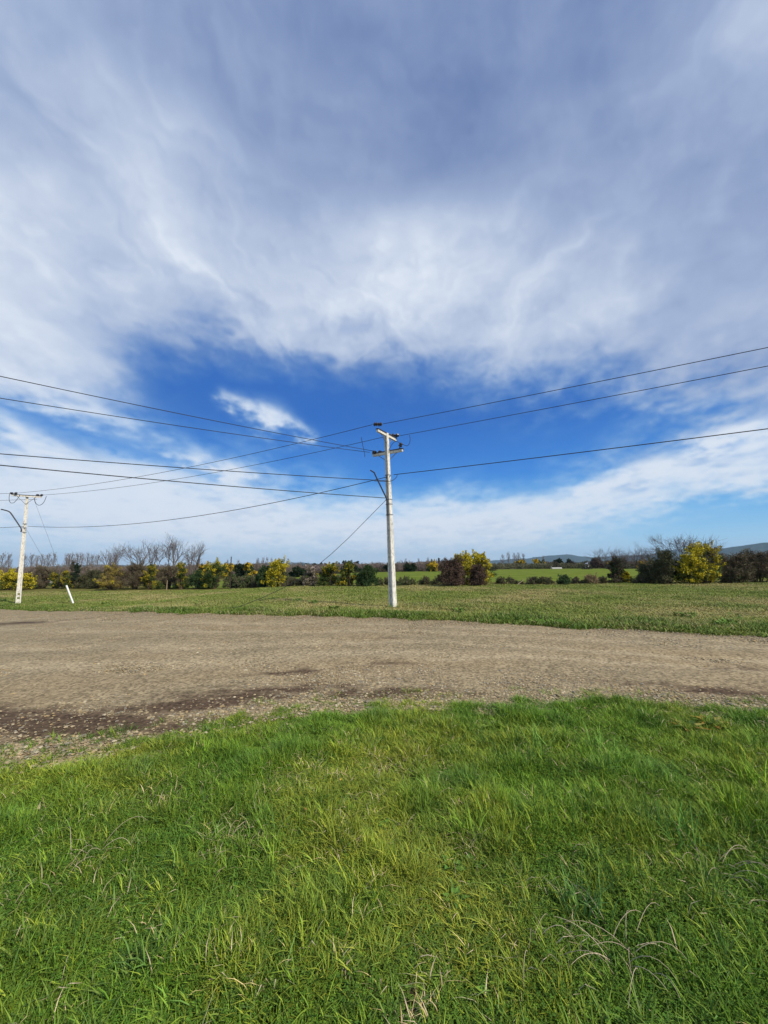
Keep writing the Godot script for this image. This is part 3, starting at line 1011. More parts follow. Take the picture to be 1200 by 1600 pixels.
		var col: Color = [Color(0.31, 0.25, 0.15), Color(0.23, 0.185, 0.115), Color(0.38, 0.31, 0.19), Color(0.23, 0.205, 0.155), Color(0.36, 0.265, 0.135), Color(0.45, 0.39, 0.27)][[0, 0, 1, 1, 1, 2, 2, 3, 3, 4, 5][rng.randi() % 11]]
		col *= rnd(0.75, 1.1)
		var bs := Basis(Vector3.UP, rnd(0, TAU)).scaled(Vector3(big * rnd(0.8, 1.4), big * rnd(0.45, 0.8), big * rnd(0.8, 1.3)))
		places[made % 3].append([Transform3D(bs, Vector3(x, ground_at(x) + 0.03 + big * 0.2, z)), col])
		made += 1
	print("stones ", made)
	var o := stuff("loose_gravel", "loose pale stones strewn over the gravel road", "gravel")
	for k in 3:
		scatter("stones", shapes[k], tinted(0.85), places[k], o)

var near_cache := PackedFloat32Array()
var far_cache := PackedFloat32Array()
func curve_near_fast(x: float) -> float:
	if near_cache.is_empty():
		for i in 1201:
			near_cache.append(curve(NEAR_EDGE, -60.0 + i * 0.1))
	return near_cache[clampi(int((x + 60.0) * 10.0), 0, 1200)]
func curve_far_fast(x: float) -> float:
	if far_cache.is_empty():
		for i in 1201:
			far_cache.append(curve(FAR_EDGE, -60.0 + i * 0.1))
	return far_cache[clampi(int((x + 60.0) * 10.0), 0, 1200)]

func hill(called: String, label: String, a: Vector2, b: Vector2, crest: Array, depth: float, m: Material, seed_: int) -> void:
	var cols := 110
	var rows := 26
	var nz := noise(seed_, 0.0025, 5, 0.55)
	var dir := (b - a).normalized()
	var back := Vector2(dir.y, -dir.x)
	if back.y > 0.0:
		back = -back
	var o := sheet(called, cols, rows, func(i, j):
		var t: float = i / float(cols - 1)
		var s: float = j / float(rows - 1)
		var p: Vector2 = a.lerp(b, t) + back * (s - 0.5) * depth
		var hgt := 0.0
		for k in crest.size() - 1:
			if t >= crest[k].x and t <= crest[k + 1].x:
				hgt = lerpf(crest[k].y, crest[k + 1].y, ease01((t - crest[k].x) / (crest[k + 1].x - crest[k].x)))
		var prof: float = sin(PI * s)
		return Vector3(p.x, -3.0 + hgt * prof * (1.0 + 0.22 * nz.get_noise_2d(p.x, p.y)) + 10.0 * nz.get_noise_2d(p.x * 3.0, p.y * 3.0) * prof * minf(1.0, hgt / 60.0), p.y), m)
	structure(o, label, "hills")

func hills() -> void:
	var wood := plain(Color(1, 1, 1), 1.0)
	wood.metallic_specular = 0.0
	wood.albedo_texture = noise_texture(8, 0.02, [[0.2, Color(0.022, 0.035, 0.028)], [0.5, Color(0.04, 0.055, 0.04)], [0.75, Color(0.065, 0.075, 0.05)], [0.9, Color(0.10, 0.09, 0.06)]], 512, 6)
	wood.uv1_triplanar = true
	wood.uv1_world_triplanar = true
	wood.uv1_scale = Vector3(0.0016, 0.0016, 0.0016)
	hill("hills", "long wooded ridge rising behind the brown thicket", Vector2(2300, -3900), Vector2(6200, -2800), [Vector2(0, 0), Vector2(0.12, 60), Vector2(0.3, 160), Vector2(0.5, 215), Vector2(0.75, 270), Vector2(1, 240)], 2200, wood, 61)
	hill("hills", "low blue range far behind the green field", Vector2(100, -6500), Vector2(5600, -5600), [Vector2(0, 10), Vector2(0.12, 70), Vector2(0.26, 60), Vector2(0.38, 90), Vector2(0.48, 140), Vector2(0.56, 100), Vector2(0.68, 120), Vector2(0.8, 190), Vector2(1, 160)], 2400, wood, 62)
	hill("hills", "flat topped distant hill behind the bare poplars", Vector2(-2900, -6200), Vector2(300, -6600), [Vector2(0, 0), Vector2(0.1, 20), Vector2(0.28, 62), Vector2(0.45, 66), Vector2(0.6, 40), Vector2(0.75, 30), Vector2(1, 20)], 1600, wood, 63)
	hill("hills", "low hump behind the dark conifer", Vector2(-5200, -4600), Vector2(-3200, -5600), [Vector2(0, 0), Vector2(0.3, 20), Vector2(0.6, 60), Vector2(0.8, 48), Vector2(1, 0)], 1400, wood, 64)

func hedge() -> void:
	rng.seed = 501
	var Y := [Color(0.42, 0.35, 0.016), Color(0.62, 0.53, 0.035)]
	var green := [[Color(0.030, 0.058, 0.016), Color(0.055, 0.09, 0.022)], [Color(0.045, 0.075, 0.02), Color(0.075, 0.11, 0.028)]]
	var looks := {
		"yellow": {"lobes": 14, "colors": green + [[Color(0.135, 0.142, 0.027), Color(0.216, 0.203, 0.0297)]], "bloom": 0.70, "bloom_colors": Y},
		"yellow_green": {"lobes": 13, "colors": green + [[Color(0.121, 0.149, 0.027), Color(0.176, 0.189, 0.0338)]], "bloom": 0.34, "bloom_colors": [Color(0.28, 0.22, 0.012), Color(0.42, 0.33, 0.03)], "point": 0.45},
		"green": {"lobes": 12, "colors": [[Color(0.027, 0.0567, 0.0216), Color(0.054, 0.0945, 0.0297)], [Color(0.0405, 0.0743, 0.027), Color(0.0675, 0.115, 0.0405)]]},
		"green_yellow": {"lobes": 15, "colors": green, "bloom": 0.25, "bloom_colors": Y},
		"olive": {"lobes": 13, "colors": [[Color(0.0675, 0.0702, 0.0351), Color(0.115, 0.108, 0.054)], [Color(0.0473, 0.054, 0.027), Color(0.081, 0.0878, 0.0405)]], "leaf": 0.12, "leaf_wide": 0.0374},
		"brown": {"lobes": 13, "colors": [[Color(0.0758, 0.0583, 0.0393), Color(0.138, 0.107, 0.0696)], [Color(0.103, 0.0892, 0.0544), Color(0.165, 0.145, 0.0877)]], "leaf": 0.18, "leaf_wide": 0.034, "upright": 0.9},
		"dark_brown": {"lobes": 15, "colors": [[Color(0.0743, 0.0473, 0.0351), Color(0.124, 0.0837, 0.0607)]], "leaf": 0.132, "leaf_wide": 0.0374, "upright": 0.2},
		"brown_yellow": {"lobes": 13, "colors": [[Color(0.103, 0.081, 0.0454), Color(0.18, 0.145, 0.068)], [Color(0.207, 0.162, 0.0454), Color(0.303, 0.244, 0.0605)]], "leaf": 0.204, "leaf_wide": 0.0374, "upright": 1.4, "bloom": 0.1, "bloom_colors": Y},
		"bramble": {"lobes": 10, "colors": [[Color(0.0689, 0.0551, 0.0363), Color(0.123, 0.0972, 0.0635)], [Color(0.0689, 0.081, 0.0363), Color(0.103, 0.121, 0.0514)]], "leaf": 0.108, "leaf_wide": 0.0408},
		"bramble_green": {"lobes": 10, "colors": [[Color(0.0619, 0.0972, 0.0333), Color(0.103, 0.138, 0.0514)], [Color(0.0964, 0.0892, 0.0514), Color(0.138, 0.13, 0.0756)]], "leaf": 0.108, "leaf_wide": 0.0442},
		"pink": {"lobes": 11, "colors": [[Color(0.121, 0.115, 0.0675), Color(0.189, 0.162, 0.108)]], "bloom": 0.3, "bloom_colors": [Color(0.34, 0.28, 0.25), Color(0.42, 0.36, 0.32)]},
		"straw": {"lobes": 7, "colors": [[Color(0.243, 0.176, 0.0945), Color(0.28, 0.21, 0.12)]], "leaf": 0.24, "leaf_wide": 0.0306, "upright": 1.6, "amount": 0.6},
		"ivy": {"lobes": 12, "colors": [[Color(0.0297, 0.054, 0.0189), Color(0.0607, 0.0878, 0.0297)], [Color(0.081, 0.0607, 0.0405), Color(0.108, 0.081, 0.054)]], "leaf": 0.096, "leaf_wide": 0.085, "point": 0.3},
		"conifer": {"lobes": 14, "colors": [[Color(0.0162, 0.0324, 0.0189), Color(0.0338, 0.054, 0.027)]], "point": 0.8},
		"conifer_brown": {"lobes": 13, "colors": [[Color(0.0689, 0.0616, 0.0454), Color(0.117, 0.0972, 0.068)]], "point": 0.9, "upright": 0.8},
	}
	var list := [
		["yellow", -47.06, -46.90, 2.9, 1.82, "low yellow flowering bush at the hedge end past the grooved pole"],
		["yellow", -44.49, -46.47, 2.5, 2.03, "round bright yellow bush directly behind the grooved pole"],
		["yellow", -42.40, -46.16, 2.0, 1.75, "smaller yellow bush touching the grooved pole's outline"],
		["brown", -43.04, -49.2, 2.6, 2.5, "leafless brown thicket behind the smaller yellow bush"],
		["yellow_green", -40.98, -48.41, 1.6, 1.88, "half blooming bush beside the brown thicket near the guy sleeve"],
		["yellow_green", -39.36, -48.0, 1.5, 2.05, "half blooming bush hugging the dark conifer"],
		["conifer_brown", -40.34, -50.2, 1.2, 3.23, "narrow brown pointed tree behind the half blooming bushes"],
		["conifer", -39.06, -49.2, 1.7, 2.85, "nearly black pointed conifer above the guy sleeve"],
		["olive", -37.2, -48.6, 2.4, 1.5, "low olive scrub next to the dark conifer"],
		["olive", -34.8, -47.4, 2.5, 1.55, "low olive scrub between conifer scrub and yellow stemmed thicket"],
		["brown_yellow", -30.90, -44.3, 2.7, 2.43, "brown thicket with upright yellow stems below the bare trees"],
		["brown", -28.98, -45.4, 3.2, 2.75, "tall brown thicket beside the yellow stemmed thicket"],
		["yellow_green", -26.68, -44.5, 2.2, 2.65, "pointed yellow green bush between two brown thickets"],
		["brown", -25.30, -45.8, 2.4, 2.4, "brown thicket between two pointed yellow green bushes"],
		["yellow_green", -22.95, -44.0, 2.0, 2.85, "tallest pointed yellow green bush below the bare trees"],
		["green", -21.5, -44.6, 2.4, 1.9, "dark green shrub at the foot of the tallest pointed bush"],
		["green_yellow", -19.2, -43.97, 3.1, 2.78, "broad dark green shrub with a few yellow sprays at its top"],
		["bramble_green", -16.4, -42.6, 2.5, 1.4, "low green bramble mound around the dark hedge post"],
		["bramble_green", -13.8, -40.2, 2.6, 1.4, "low green bramble mound next to the big two toned bush"],
		["yellow", -10.3, -37.3, 2.5, 2.45, "big bush dense with yellow flowers on its far half, dark beside it"],
		["green", -11.75, -37.9, 1.6, 1.9, "dark green shrub joined to the big yellow flowering bush"],
		["bramble", -8.44, -36.04, 2.3, 0.85, "low red brown bramble strip under the slack cable"],
		["pink", -6.65, -35.1, 1.6, 1.6, "pale pinkish blossoming shrub behind the slack cable"],
		["yellow_green", -4.75, -33.2, 2.1, 1.85, "dull yellow shrub next to the pinkish shrub"],
		["yellow_green", -3.05, -32.6, 1.9, 1.85, "yellow flowering shrub between dull yellow and dark green shrubs"],
		["green", -1.53, -32.10, 1.9, 1.65, "round dark green shrub close beside the tall pole"],
		["bramble", 0.10, -32.77, 2.3, 0.8, "low bramble clump directly behind the tall pole"],
		["bramble_green", 1.8, -32.5, 2.1, 0.75, "low green tinged bramble clump just past the tall pole"],
		["bramble", 3.7, -33.1, 2.6, 0.72, "low bramble clump meeting the round dark brown bush"],
		["dark_brown", 5.27, -30.79, 2.6, 2.0, "round leafless purple brown bush in front of yellow blossom"],
		["yellow", 6.4, -32.7, 2.3, 2.5, "yellow flowering shrub behind the round purple brown bush"],
		["yellow", 8.22, -33.22, 2.2, 2.55, "tall golden flowering shrub with a brown bush at its foot"],
		["dark_brown", 7.56, -31.3, 1.55, 1.55, "small purple brown bush at the foot of the golden shrub"],
		["bramble", 10.2, -32.84, 2.3, 0.68, "first low bramble clump past the golden shrub"],
		["bramble", 12.0, -32.49, 2.3, 0.66, "second low bramble clump past the golden shrub"],
		["bramble", 13.6, -32.4, 2.1, 0.64, "bramble clump behind the small rounded green bush"],
		["green", 14.54, -31.7, 1.5, 0.68, "small rounded green bush in the bramble row"],
		["straw", 16.6, -31.4, 1.4, 0.66, "pale dry grass clump in the bramble row"],
		["bramble", 16.2, -32.0, 2.2, 0.62, "bramble clump behind the pale dry grass"],
		["bramble", 18.2, -32.25, 2.3, 0.62, "bramble clump at the foot of the ivy covered stump"],
		["ivy", 19.54, -32.8, 1.5, 2.0, "dark ivy covered stump with bare twigs on top"],
		["yellow", 20.7, -33.6, 0.95, 1.0, "very small yellow bush beside the ivy covered stump"],
		["bramble", 20.6, -31.7, 2.1, 0.7, "bramble clump between ivy stump and olive thicket"],
		["olive", 21.4, -31.46, 2.0, 1.4, "low olive thicket in front of the tall olive thicket"],
		["olive", 22.0, -30.5, 2.5, 2.5, "tall dark olive thicket under the spreading bare tree"],
		["green", 22.9, -31.4, 1.8, 1.9, "dark green shrub wedged against the largest yellow bush"],
		["yellow", 23.8, -30.3, 2.4, 2.1, "middle yellow bush between dark shrub and largest yellow bush"],
		["yellow", 25.3, -30.64, 3.0, 3.0, "largest bright yellow flowering bush under the spreading bare tree"],
		["brown", 27.98, -31.09, 2.7, 2.15, "brown leafless thicket touching the largest yellow bush"],
		["brown", 30.26, -31.70, 2.9, 2.35, "taller brown leafless thicket in front of the wooded ridge"],
		["olive", 32.8, -31.24, 3.4, 2.6, "olive thicket at the hedge end below the wooded ridge"],
		["bramble", 27.3, -30.6, 1.5, 0.95, "low bramble at the foot of the brown leafless thicket"],
	]
	var names := {"yellow": "flowering_bush", "yellow_green": "flowering_bush", "green": "shrub", "green_yellow": "shrub", "olive": "thicket", "brown": "thicket", "dark_brown": "thicket", "brown_yellow": "thicket", "bramble": "bramble", "bramble_green": "bramble", "pink": "blossoming_shrub", "straw": "dry_grass_clump", "ivy": "ivy_stump", "conifer": "conifer", "conifer_brown": "conifer"}
	for e in list:
		var k: String = e[0]
		shrub(names[k], e[5], names[k].replace("_", " "), Vector3(e[1], ground_at(e[1]) - 0.02, e[2]), e[3] * (1.3 if k.begins_with("bramble") else 1.06), e[4] * (0.9 if k.begins_with("bramble") else 1.05), looks[k], "hedge plants" if k.begins_with("bramble") else "")
	# scrub that fills the back of the hedge
	var front := func(x: float) -> String:
		var best: Array = list[0]
		for e in list:
			if e[5].split(" ").size() <= 12 and absf(e[1] - x) < absf(best[1] - x):
				best = e
		return best[5]
	for i in 8:
		var x := -48.0 + i * 3.9
		shrub("thicket", "back row scrub behind " + front.call(x), "thicket", Vector3(x, ground_at(x), -49.5 + (x + 48.0) * 0.12 - rnd(0, 1.0)), rnd(2.2, 3.4), rnd(1.0, 2.3), looks["brown" if i % 3 else "olive"], "scrub behind the hedge")
	for i in 7:
		var x := -14.5 + i * 1.65
		shrub("bramble", "back row bramble behind " + front.call(x), "bramble", Vector3(x, ground_at(x), -34.6 - clampf(-x, 0, 20) * 0.35 + clampf(x, 0, 20) * 0.05 - rnd(0, 0.8)), rnd(2.2, 2.8), rnd(0.65, 0.9), looks["bramble_green" if i % 3 == 0 else "bramble"], "brambles behind the hedge")
	# leafless trees standing in the hedge
	var grey := Color(0.13, 0.105, 0.095)
	var wild := {"bark": grey, "bole": 0.26, "girth": 0.018, "limbs": 4, "open": 0.42, "forks": 4, "wander": 0.17, "lift": 0.1, "spread": 0.85}
	var list2 := [[-36.49, -52.0, 5.9, "airy pale bare tree at the outer end of the bare group"], [-34.2, -54.0, 6.1, "bare tree second in the group, behind the yellow stemmed thicket"], [-30.92, -52.0, 6.4, "bare tree with many twigs in the middle of the group"], [-29.0, -53.0, 6.7, "tallest dark bare tree of the group above the pointed bush"], [-27.6, -56.0, 5.9, "bare tree behind the tallest dark bare tree"], [-24.62, -50.0, 4.6, "short dark bare tree standing apart from the bare group"]]
	for e in list2:
		bare_tree("bare_tree", e[3], Vector3(e[0], ground_at(e[0]), e[1]), e[2], wild, "leafless hedge trees")
	var wide := {"bark": grey * 0.95, "bole": 0.3, "girth": 0.012, "limbs": 7, "open": 0.95, "forks": 5, "wander": 0.22, "lift": 0.05, "spread": 0.9}
	bare_tree("bare_tree", "wide spreading bare tree rising from the largest yellow bush", Vector3(24.9, 0, -31.9), 4.7, wide, "leafless hedge trees")
	bare_tree("bare_tree", "thin bare sapling poking out of the ivy covered stump", Vector3(19.4, 0, -33.2), 3.3, wide, "leafless hedge trees")
	bare_tree("bare_tree", "thin bare sapling behind the tall olive thicket", Vector3(22.0, 0, -33.4), 3.7, wide, "leafless hedge trees")
	# posts
	var s := Shape.new()
	s.path([Vector3(0, -0.2, 0), Vector3(0.02, 1.6, 0), Vector3(0.0, 3.3, 0)], 0.06, 0.045, 6, Color(0.05, 0.04, 0.035))
	var post := part("hedge_post", s, bark_mat, self, Vector3(-15.6, ground_at(-15.6), -39.4))
	tag(post, "thin dark wooden post rising out of the low green brambles", "post")
	s = Shape.new()
	s.path([Vector3(0, -0.1, 0), Vector3(0.01, 0.55, 0), Vector3(0.03, 1.05, 0.02)], 0.06, 0.05, 6, Color(0.26, 0.2, 0.13))
	post = part("wooden_stake", s, bark_mat, self, Vector3(-24.1, -0.7, -43.2))
	tag(post, "short pale stake in front of the brown thicket", "stake")
	s = Shape.new()
	s.path([Vector3(0, -0.05, 0), Vector3(0.35, 0.22, 0), Vector3(0.75, 0.5, 0.02)], 0.035, 0.02, 5, Color(0.36, 0.29, 0.2))
	post = part("broken_branch", s, bark_mat, self, Vector3(10.4, 0.0, -31.2))
	tag(post, "pale broken branch leaning in the bramble row", "branch")

func far_trees() -> void:
	rng.seed = 508
	var bark := Color(0.16, 0.135, 0.125)
	var made := []
	for k in 4:
		made.append(poplar_shapes(8.0, bark))
	var meshes := made.map(func(a): return [a[0].mesh(), a[1].mesh()])
	var rows := [
		["bare poplar in the long far row behind the grooved pole and conifer", "far poplar row", [[-185.8, -200.0, 10.2], [-182.4, -200.0, 10.2], [-180.9, -202.0, 10.2], [-176.8, -200.0, 10.8], [-171.8, -198.0, 10.7], [-170.6, -200.0, 10.7], [-167.0, -205.0, 11.3], [-164.3, -200.0, 11.3], [-160.0, -198.0, 11.5], [-158.7, -200.0, 11.6], [-154.0, -197.0, 11.4], [-157.2, -205.0, 11.1], [-151.1, -200.0, 10.2], [-146.6, -198.0, 10.4], [-142.0, -200.0, 9.6], [-138.0, -199.0, 9.9]]],
		["bare poplar rising beyond the yellow bush at the hedge end", "poplars at the hedge end", [[-118.4, -120.0, 8.0], [-121.3, -125.0, 7.4], [-124.0, -122.0, 8.2]]],
		["small bare poplar behind the broad dark green shrub", "poplars behind the green shrub", [[-81.7, -190.0, 6.7], [-79.0, -195.0, 6.4], [-71.7, -190.0, 6.3]]],
		["bare poplar in the cluster above the big yellow bush", "poplars above the big yellow bush", [[-72.1, -220.0, 7.8], [-69.5, -222.0, 8.2], [-66.7, -220.0, 8.1], [-65.3, -224.0, 7.5], [-61.6, -220.0, 7.4], [-60.0, -222.0, 7.7], [-56.9, -220.0, 7.0], [-54.2, -218.0, 7.2]]],
		["thin bare poplar between the tall pole and purple brown bush", "poplars past the tall pole", [[6.7, -150.0, 4.1], [8.2, -150.0, 4.6], [13.1, -150.0, 4.5], [16.6, -148.0, 4.7], [18.7, -140.0, 4.2], [22.0, -146.0, 3.9]]],
		["bare poplar in the pale group behind the orchard hedge", "poplars behind the orchard hedge", [[54.9, -180.0, 6.7], [58.2, -182.0, 7.7], [60.2, -180.0, 7.0], [62.6, -181.0, 7.3], [64.4, -180.0, 6.6]]],
		["single bare poplar apart from the pale group", "", [[69.7, -170.0, 5.4]]],
	]
	var n := 0
	for r in rows:
		for p in r[2]:
			var o := thing("poplar_tree", r[0], "tree", Vector3(p[0], ground_at(p[0]), p[1]), r[1])
			o.rotation.y = rnd(0, TAU)
			var sc: float = p[2] / 8.0
			o.scale = Vector3(sc * rnd(1.0, 1.35), sc * rnd(0.93, 1.05), sc * rnd(1.0, 1.35))
			for k in 2:
				var m := MeshInstance3D.new()
				m.name = ["trunk", "crown"][k]
				m.mesh = meshes[n % 4][k]
				m.material_override = bark_mat
				o.add_child(m)
			n += 1
	# leafy far trees
	var Y := [Color(0.50, 0.35, 0.02), Color(0.62, 0.45, 0.04)]
	var green := [[Color(0.030, 0.05, 0.016), Color(0.06, 0.085, 0.022)]]
	var yt := {"lobes": 10, "subs": 10, "coarse": 3.0, "colors": green, "bloom": 0.6, "bloom_colors": Y}
	var dg := {"lobes": 10, "subs": 10, "coarse": 3.0, "colors": [[Color(0.018, 0.034, 0.016), Color(0.035, 0.055, 0.02)]]}
	var br := {"lobes": 10, "subs": 10, "coarse": 3.0, "colors": [[Color(0.05, 0.03, 0.028), Color(0.075, 0.05, 0.042)]]}
	var dk := {"lobes": 12, "subs": 9, "coarse": 2.5, "point": 0.9, "colors": [[Color(0.03, 0.028, 0.024), Color(0.05, 0.042, 0.036)]]}
	for e in [
		["yellow_tree", yt, -39.4, -85.0, 3.4, 3.1, "yellow tree beyond the broad dark green shrub"],
		["yellow_tree", yt, -33.8, -84.0, 3.6, 3.0, "yellow tree just past the hedge post, touching a dark tree"],
		["dark_tree", dg, -31.8, -86.0, 3.6, 2.9, "dark green tree between two yellow trees"],
		["yellow_tree", yt, -29.5, -84.0, 3.4, 3.1, "yellow tree on the far side of the dark green tree"],
		["dark_tree", dg, -26.4, -86.0, 3.2, 2.4, "dark green tree behind the big two toned bush"],
		["dark_tree", dg, -19.7, -88.0, 4.4, 2.0, "low dark tree above the pinkish shrub"],
		["dark_tree", dg, -9.0, -105.0, 7.0, 2.4, "row of dark crowns just short of the tall pole"],
		["yellow_tree", yt, 13.0, -105.0, 4.0, 2.4, "small yellow tree across the green field near the tall pole"],
		["dark_tree", dg, 7.0, -106.0, 4.0, 2.0, "dark green low tree beside the tall pole's shaft"],
		["dark_tree", dg, 1.0, -107.0, 4.0, 2.1, "dark low tree directly behind the tall pole"],
		["dark_tree", dk, 18.2, -130.0, 1.6, 3.9, "narrow dark pointed tree across the green field"],
		["yellow_tree", yt, 52.6, -150.0, 6.0, 3.1, "first yellow tree behind the orchard hedge"],
		["yellow_tree", yt, 59.6, -150.0, 6.5, 3.2, "second yellow tree behind the orchard hedge"],
		["dark_tree", dg, 64.7, -145.0, 4.0, 3.4, "dark round tree behind the white tunnel"],
		["dark_tree", dg, 69.2, -146.0, 4.0, 2.9, "dark round tree between white tunnel and small hut"],
		["dark_tree", br, 70.6, -129.0, 5.0, 3.2, "reddish dark tree beside the small grey hut"],
		["yellow_tree", yt, 70.2, -120.0, 3.0, 2.2, "low yellow tree past the reddish dark tree"],
		["yellow_tree", yt, 77.0, -116.0, 3.4, 2.1, "low yellow tree behind the ivy covered stump"],
		["dark_tree", dg, 76.0, -125.0, 5.0, 2.8, "dark tree farther behind the ivy covered stump"],
	]:
		shrub(e[0], e[6], "tree", Vector3(e[2], ground_at(e[2]), e[3]), e[4], e[5], e[1])
	# far woods that read as one mass
	var s := Shape.new()
	for k in 46:
		var a := rnd(0, TAU)
		var p := Vector3(cos(a) * rnd(0, 0.8), 0, sin(a) * rnd(0, 0.8))
		var top := p * 1.25 + Vector3(0, rnd(0.6, 1.0), 0)
		s.bar(p, top, 0.016, 0.006, 3, Color(0.8, 0.8, 0.8) * rnd(0.8, 1.2))
		for l in 9:
			var q := p.lerp(top, rnd(0.2, 1.0))
			var d := (rdir() + Vector3(0, 0.8, 0)).normalized()
			s.leaf(q, d, d.cross(rdir()).normalized(), rnd(0.12, 0.28), rnd(0.03, 0.07), Color(0.8, 0.8, 0.8) * rnd(0.75, 1.2))
	var scrub := s.mesh()
	s = Shape.new()
	for k in 420:
		var d := rdir()
		d.y = absf(d.y)
		var p := d * pow(rng.randf(), 0.4) * Vector3(0.9, 0.95, 0.9)
		var al := (rdir() + d * 0.5).normalized()
		s.leaf(p, al, al.cross(rdir()).normalized(), rnd(0.12, 0.22), rnd(0.08, 0.14), Color(0.8, 0.8, 0.8) * rnd(0.7, 1.2))
	var crown := s.mesh()
	var bare := []
	var dense := []
	var put := func(list: Array, x: float, z: float, wdt: float, tall: float, col: Color) -> void:
		list.append([Transform3D(Basis(Vector3.UP, rnd(0, TAU)).scaled(Vector3(wdt, tall, wdt)), Vector3(x, ground_at(x) - 0.1, z)), col * rnd(0.8, 1.2)])
	for k in 620:
		var x := rnd(-190, -22)
		put.call(bare, x, -rnd(96, 150), rnd(1.0, 2.0), rnd(1.7, 3.9), Color(0.23, 0.19, 0.165).lerp(Color(0.14, 0.115, 0.085), rng.randf()))
	for k in 130:
		put.call(dense, rnd(-190, -20), -rnd(92, 140), rnd(1.0, 2.0), rnd(1.0, 2.4), Color(0.045, 0.055, 0.026).lerp(Color(0.085, 0.06, 0.03), rng.randf()))
	for k in 500:
		var x := rnd(-60, 30)
		put.call(bare, x, -rnd(110, 165), rnd(1.2, 2.2), rnd(1.6, 3.2), Color(0.21, 0.17, 0.15))
	for k in 260:
		put.call(dense, rnd(-60, 32), -rnd(106, 120), rnd(0.8, 1.8), rnd(0.7, 1.7), Color(0.10, 0.085, 0.055).lerp(Color(0.13, 0.10, 0.075), rng.randf()))
	for k in 330:
		put.call(dense, rnd(26, 92), -rnd(137, 143), rnd(0.9, 1.5), rnd(1.5, 2.5), Color(0.14, 0.15, 0.075).lerp(Color(0.22, 0.205, 0.13), rng.randf()))
	for k in 260:
		var x := rnd(60, 190)
		put.call(dense, x, -rnd(115, 150) , rnd(1.4, 2.6), rnd(1.6, 3.0), Color(0.09, 0.07, 0.055).lerp(Color(0.09, 0.10, 0.05), rng.randf()))
	for k in 400:
		put.call(dense, rnd(-900, 900), -rnd(380, 700), rnd(5, 10), rnd(3.5, 6.5), Color(0.075, 0.08, 0.05).lerp(Color(0.14, 0.115, 0.09), rng.randf()))
	var wood := stuff("distant_wood", "hazy mass of leafless grey brown trees beyond the hedge", "wood")
	scatter("leafless_trees", scrub, bark_mat, bare, wood)
	var wood2 := stuff("distant_scrub", "mass of low dark scrub and orchard rows beyond the green field", "scrub")
	scatter("scrub", crown, leaf_mat, dense, wood2)
	# the dark evergreen clump that stands on the skyline near the tall pole
	for i in 9:
		var x := -26.0 + i * 2.7
		shrub("skyline_pine", "small black pine in the clump on the skyline near the tall pole", "tree", Vector3(x - 8.0, ground_at(x), -170.0 - (i % 3) * 2.0), 2.6, rnd(3.2, 3.9), {"lobes": 6, "subs": 7, "coarse": 4.0, "colors": [[Color(0.012, 0.02, 0.014), Color(0.022, 0.032, 0.02)]]}, "skyline pines")

func buildings() -> void:
	var white := plain(Color(0.34, 0.34, 0.32), 0.7)
	var roof := plain(Color(0.62, 0.63, 0.64), 0.6)
	var door_wood := plain(Color(0.24, 0.17, 0.11), 0.7)  # brown wood of the hut door
	for e in [["white_tunnel", "low white plastic tunnel at the far side of the green field", Vector3(59.2, 0, -134), 3.4, 0.55, 1.4], ["white_tunnel", "long pale low tunnel seen between hedge bushes by the guy sleeve", Vector3(-54.4, -0.7, -62), 2.2, 1.0, 1.4]]:
		var o := thing(e[0], e[1], "greenhouse", e[2])
		var len: float = e[3]
		var s := Shape.new()
		var last := PackedVector3Array()
		var k := 10
		for i in k + 1:
			var a := PI * i / k
			var p := Vector3(0, sin(a) * e[4], cos(a) * e[5] * 0.5)
			var now := PackedVector3Array([p + Vector3(-len / 2, 0, 0), p + Vector3(len / 2, 0, 0)])
			if i > 0:
				s.quad(last[0], now[0], now[1], last[1], Color(1, 1, 1))
				s.tri(Vector3(-len / 2, 0, 0), last[0], now[0], Color(1, 1, 1))
				s.tri(Vector3(len / 2, 0, 0), last[1], now[1], Color(1, 1, 1))
			last = now
		part("cover", s, white, o)
		var d := Shape.new()
		d.box(Vector3(-len / 2 - 0.03, 0.45, 0), Vector3(0.04, 0.9, 0.7), Basis(), Color(1, 1, 1))
		part("door", d, plain(Color(0.5, 0.46, 0.36), 0.8), o)
	var o := thing("small_hut", "tiny pale gabled hut at the edge of the orchard rows", "hut", Vector3(69.7, 0, -133))
	var s := Shape.new()
	s.box(Vector3(0, 0.75, 0), Vector3(1.3, 1.5, 1.8), Basis(), Color(1, 1, 1))
	s.tri(Vector3(-0.65, 1.5, 0.9), Vector3(0, 2.1, 0.9), Vector3(0.65, 1.5, 0.9), Color(1, 1, 1))
	s.tri(Vector3(-0.65, 1.5, -0.9), Vector3(0, 2.1, -0.9), Vector3(0.65, 1.5, -0.9), Color(1, 1, 1))
	part("wall", s, plain(Color(0.5, 0.52, 0.55), 0.8), o)
	for side in [-1.0, 1.0]:
		var r := Shape.new()
		r.box(Vector3(side * 0.37, 1.82, 0), Vector3(0.98, 0.05, 2.0), Basis(Vector3.BACK, -side * 0.745), Color(1, 1, 1))
		part("roof_slope", r, roof, o)
	var d := Shape.new()
	d.box(Vector3(0, 0.55, 0.915), Vector3(0.5, 1.1, 0.03), Basis(), Color(1, 1, 1))
	part("door", d, door_wood, o)

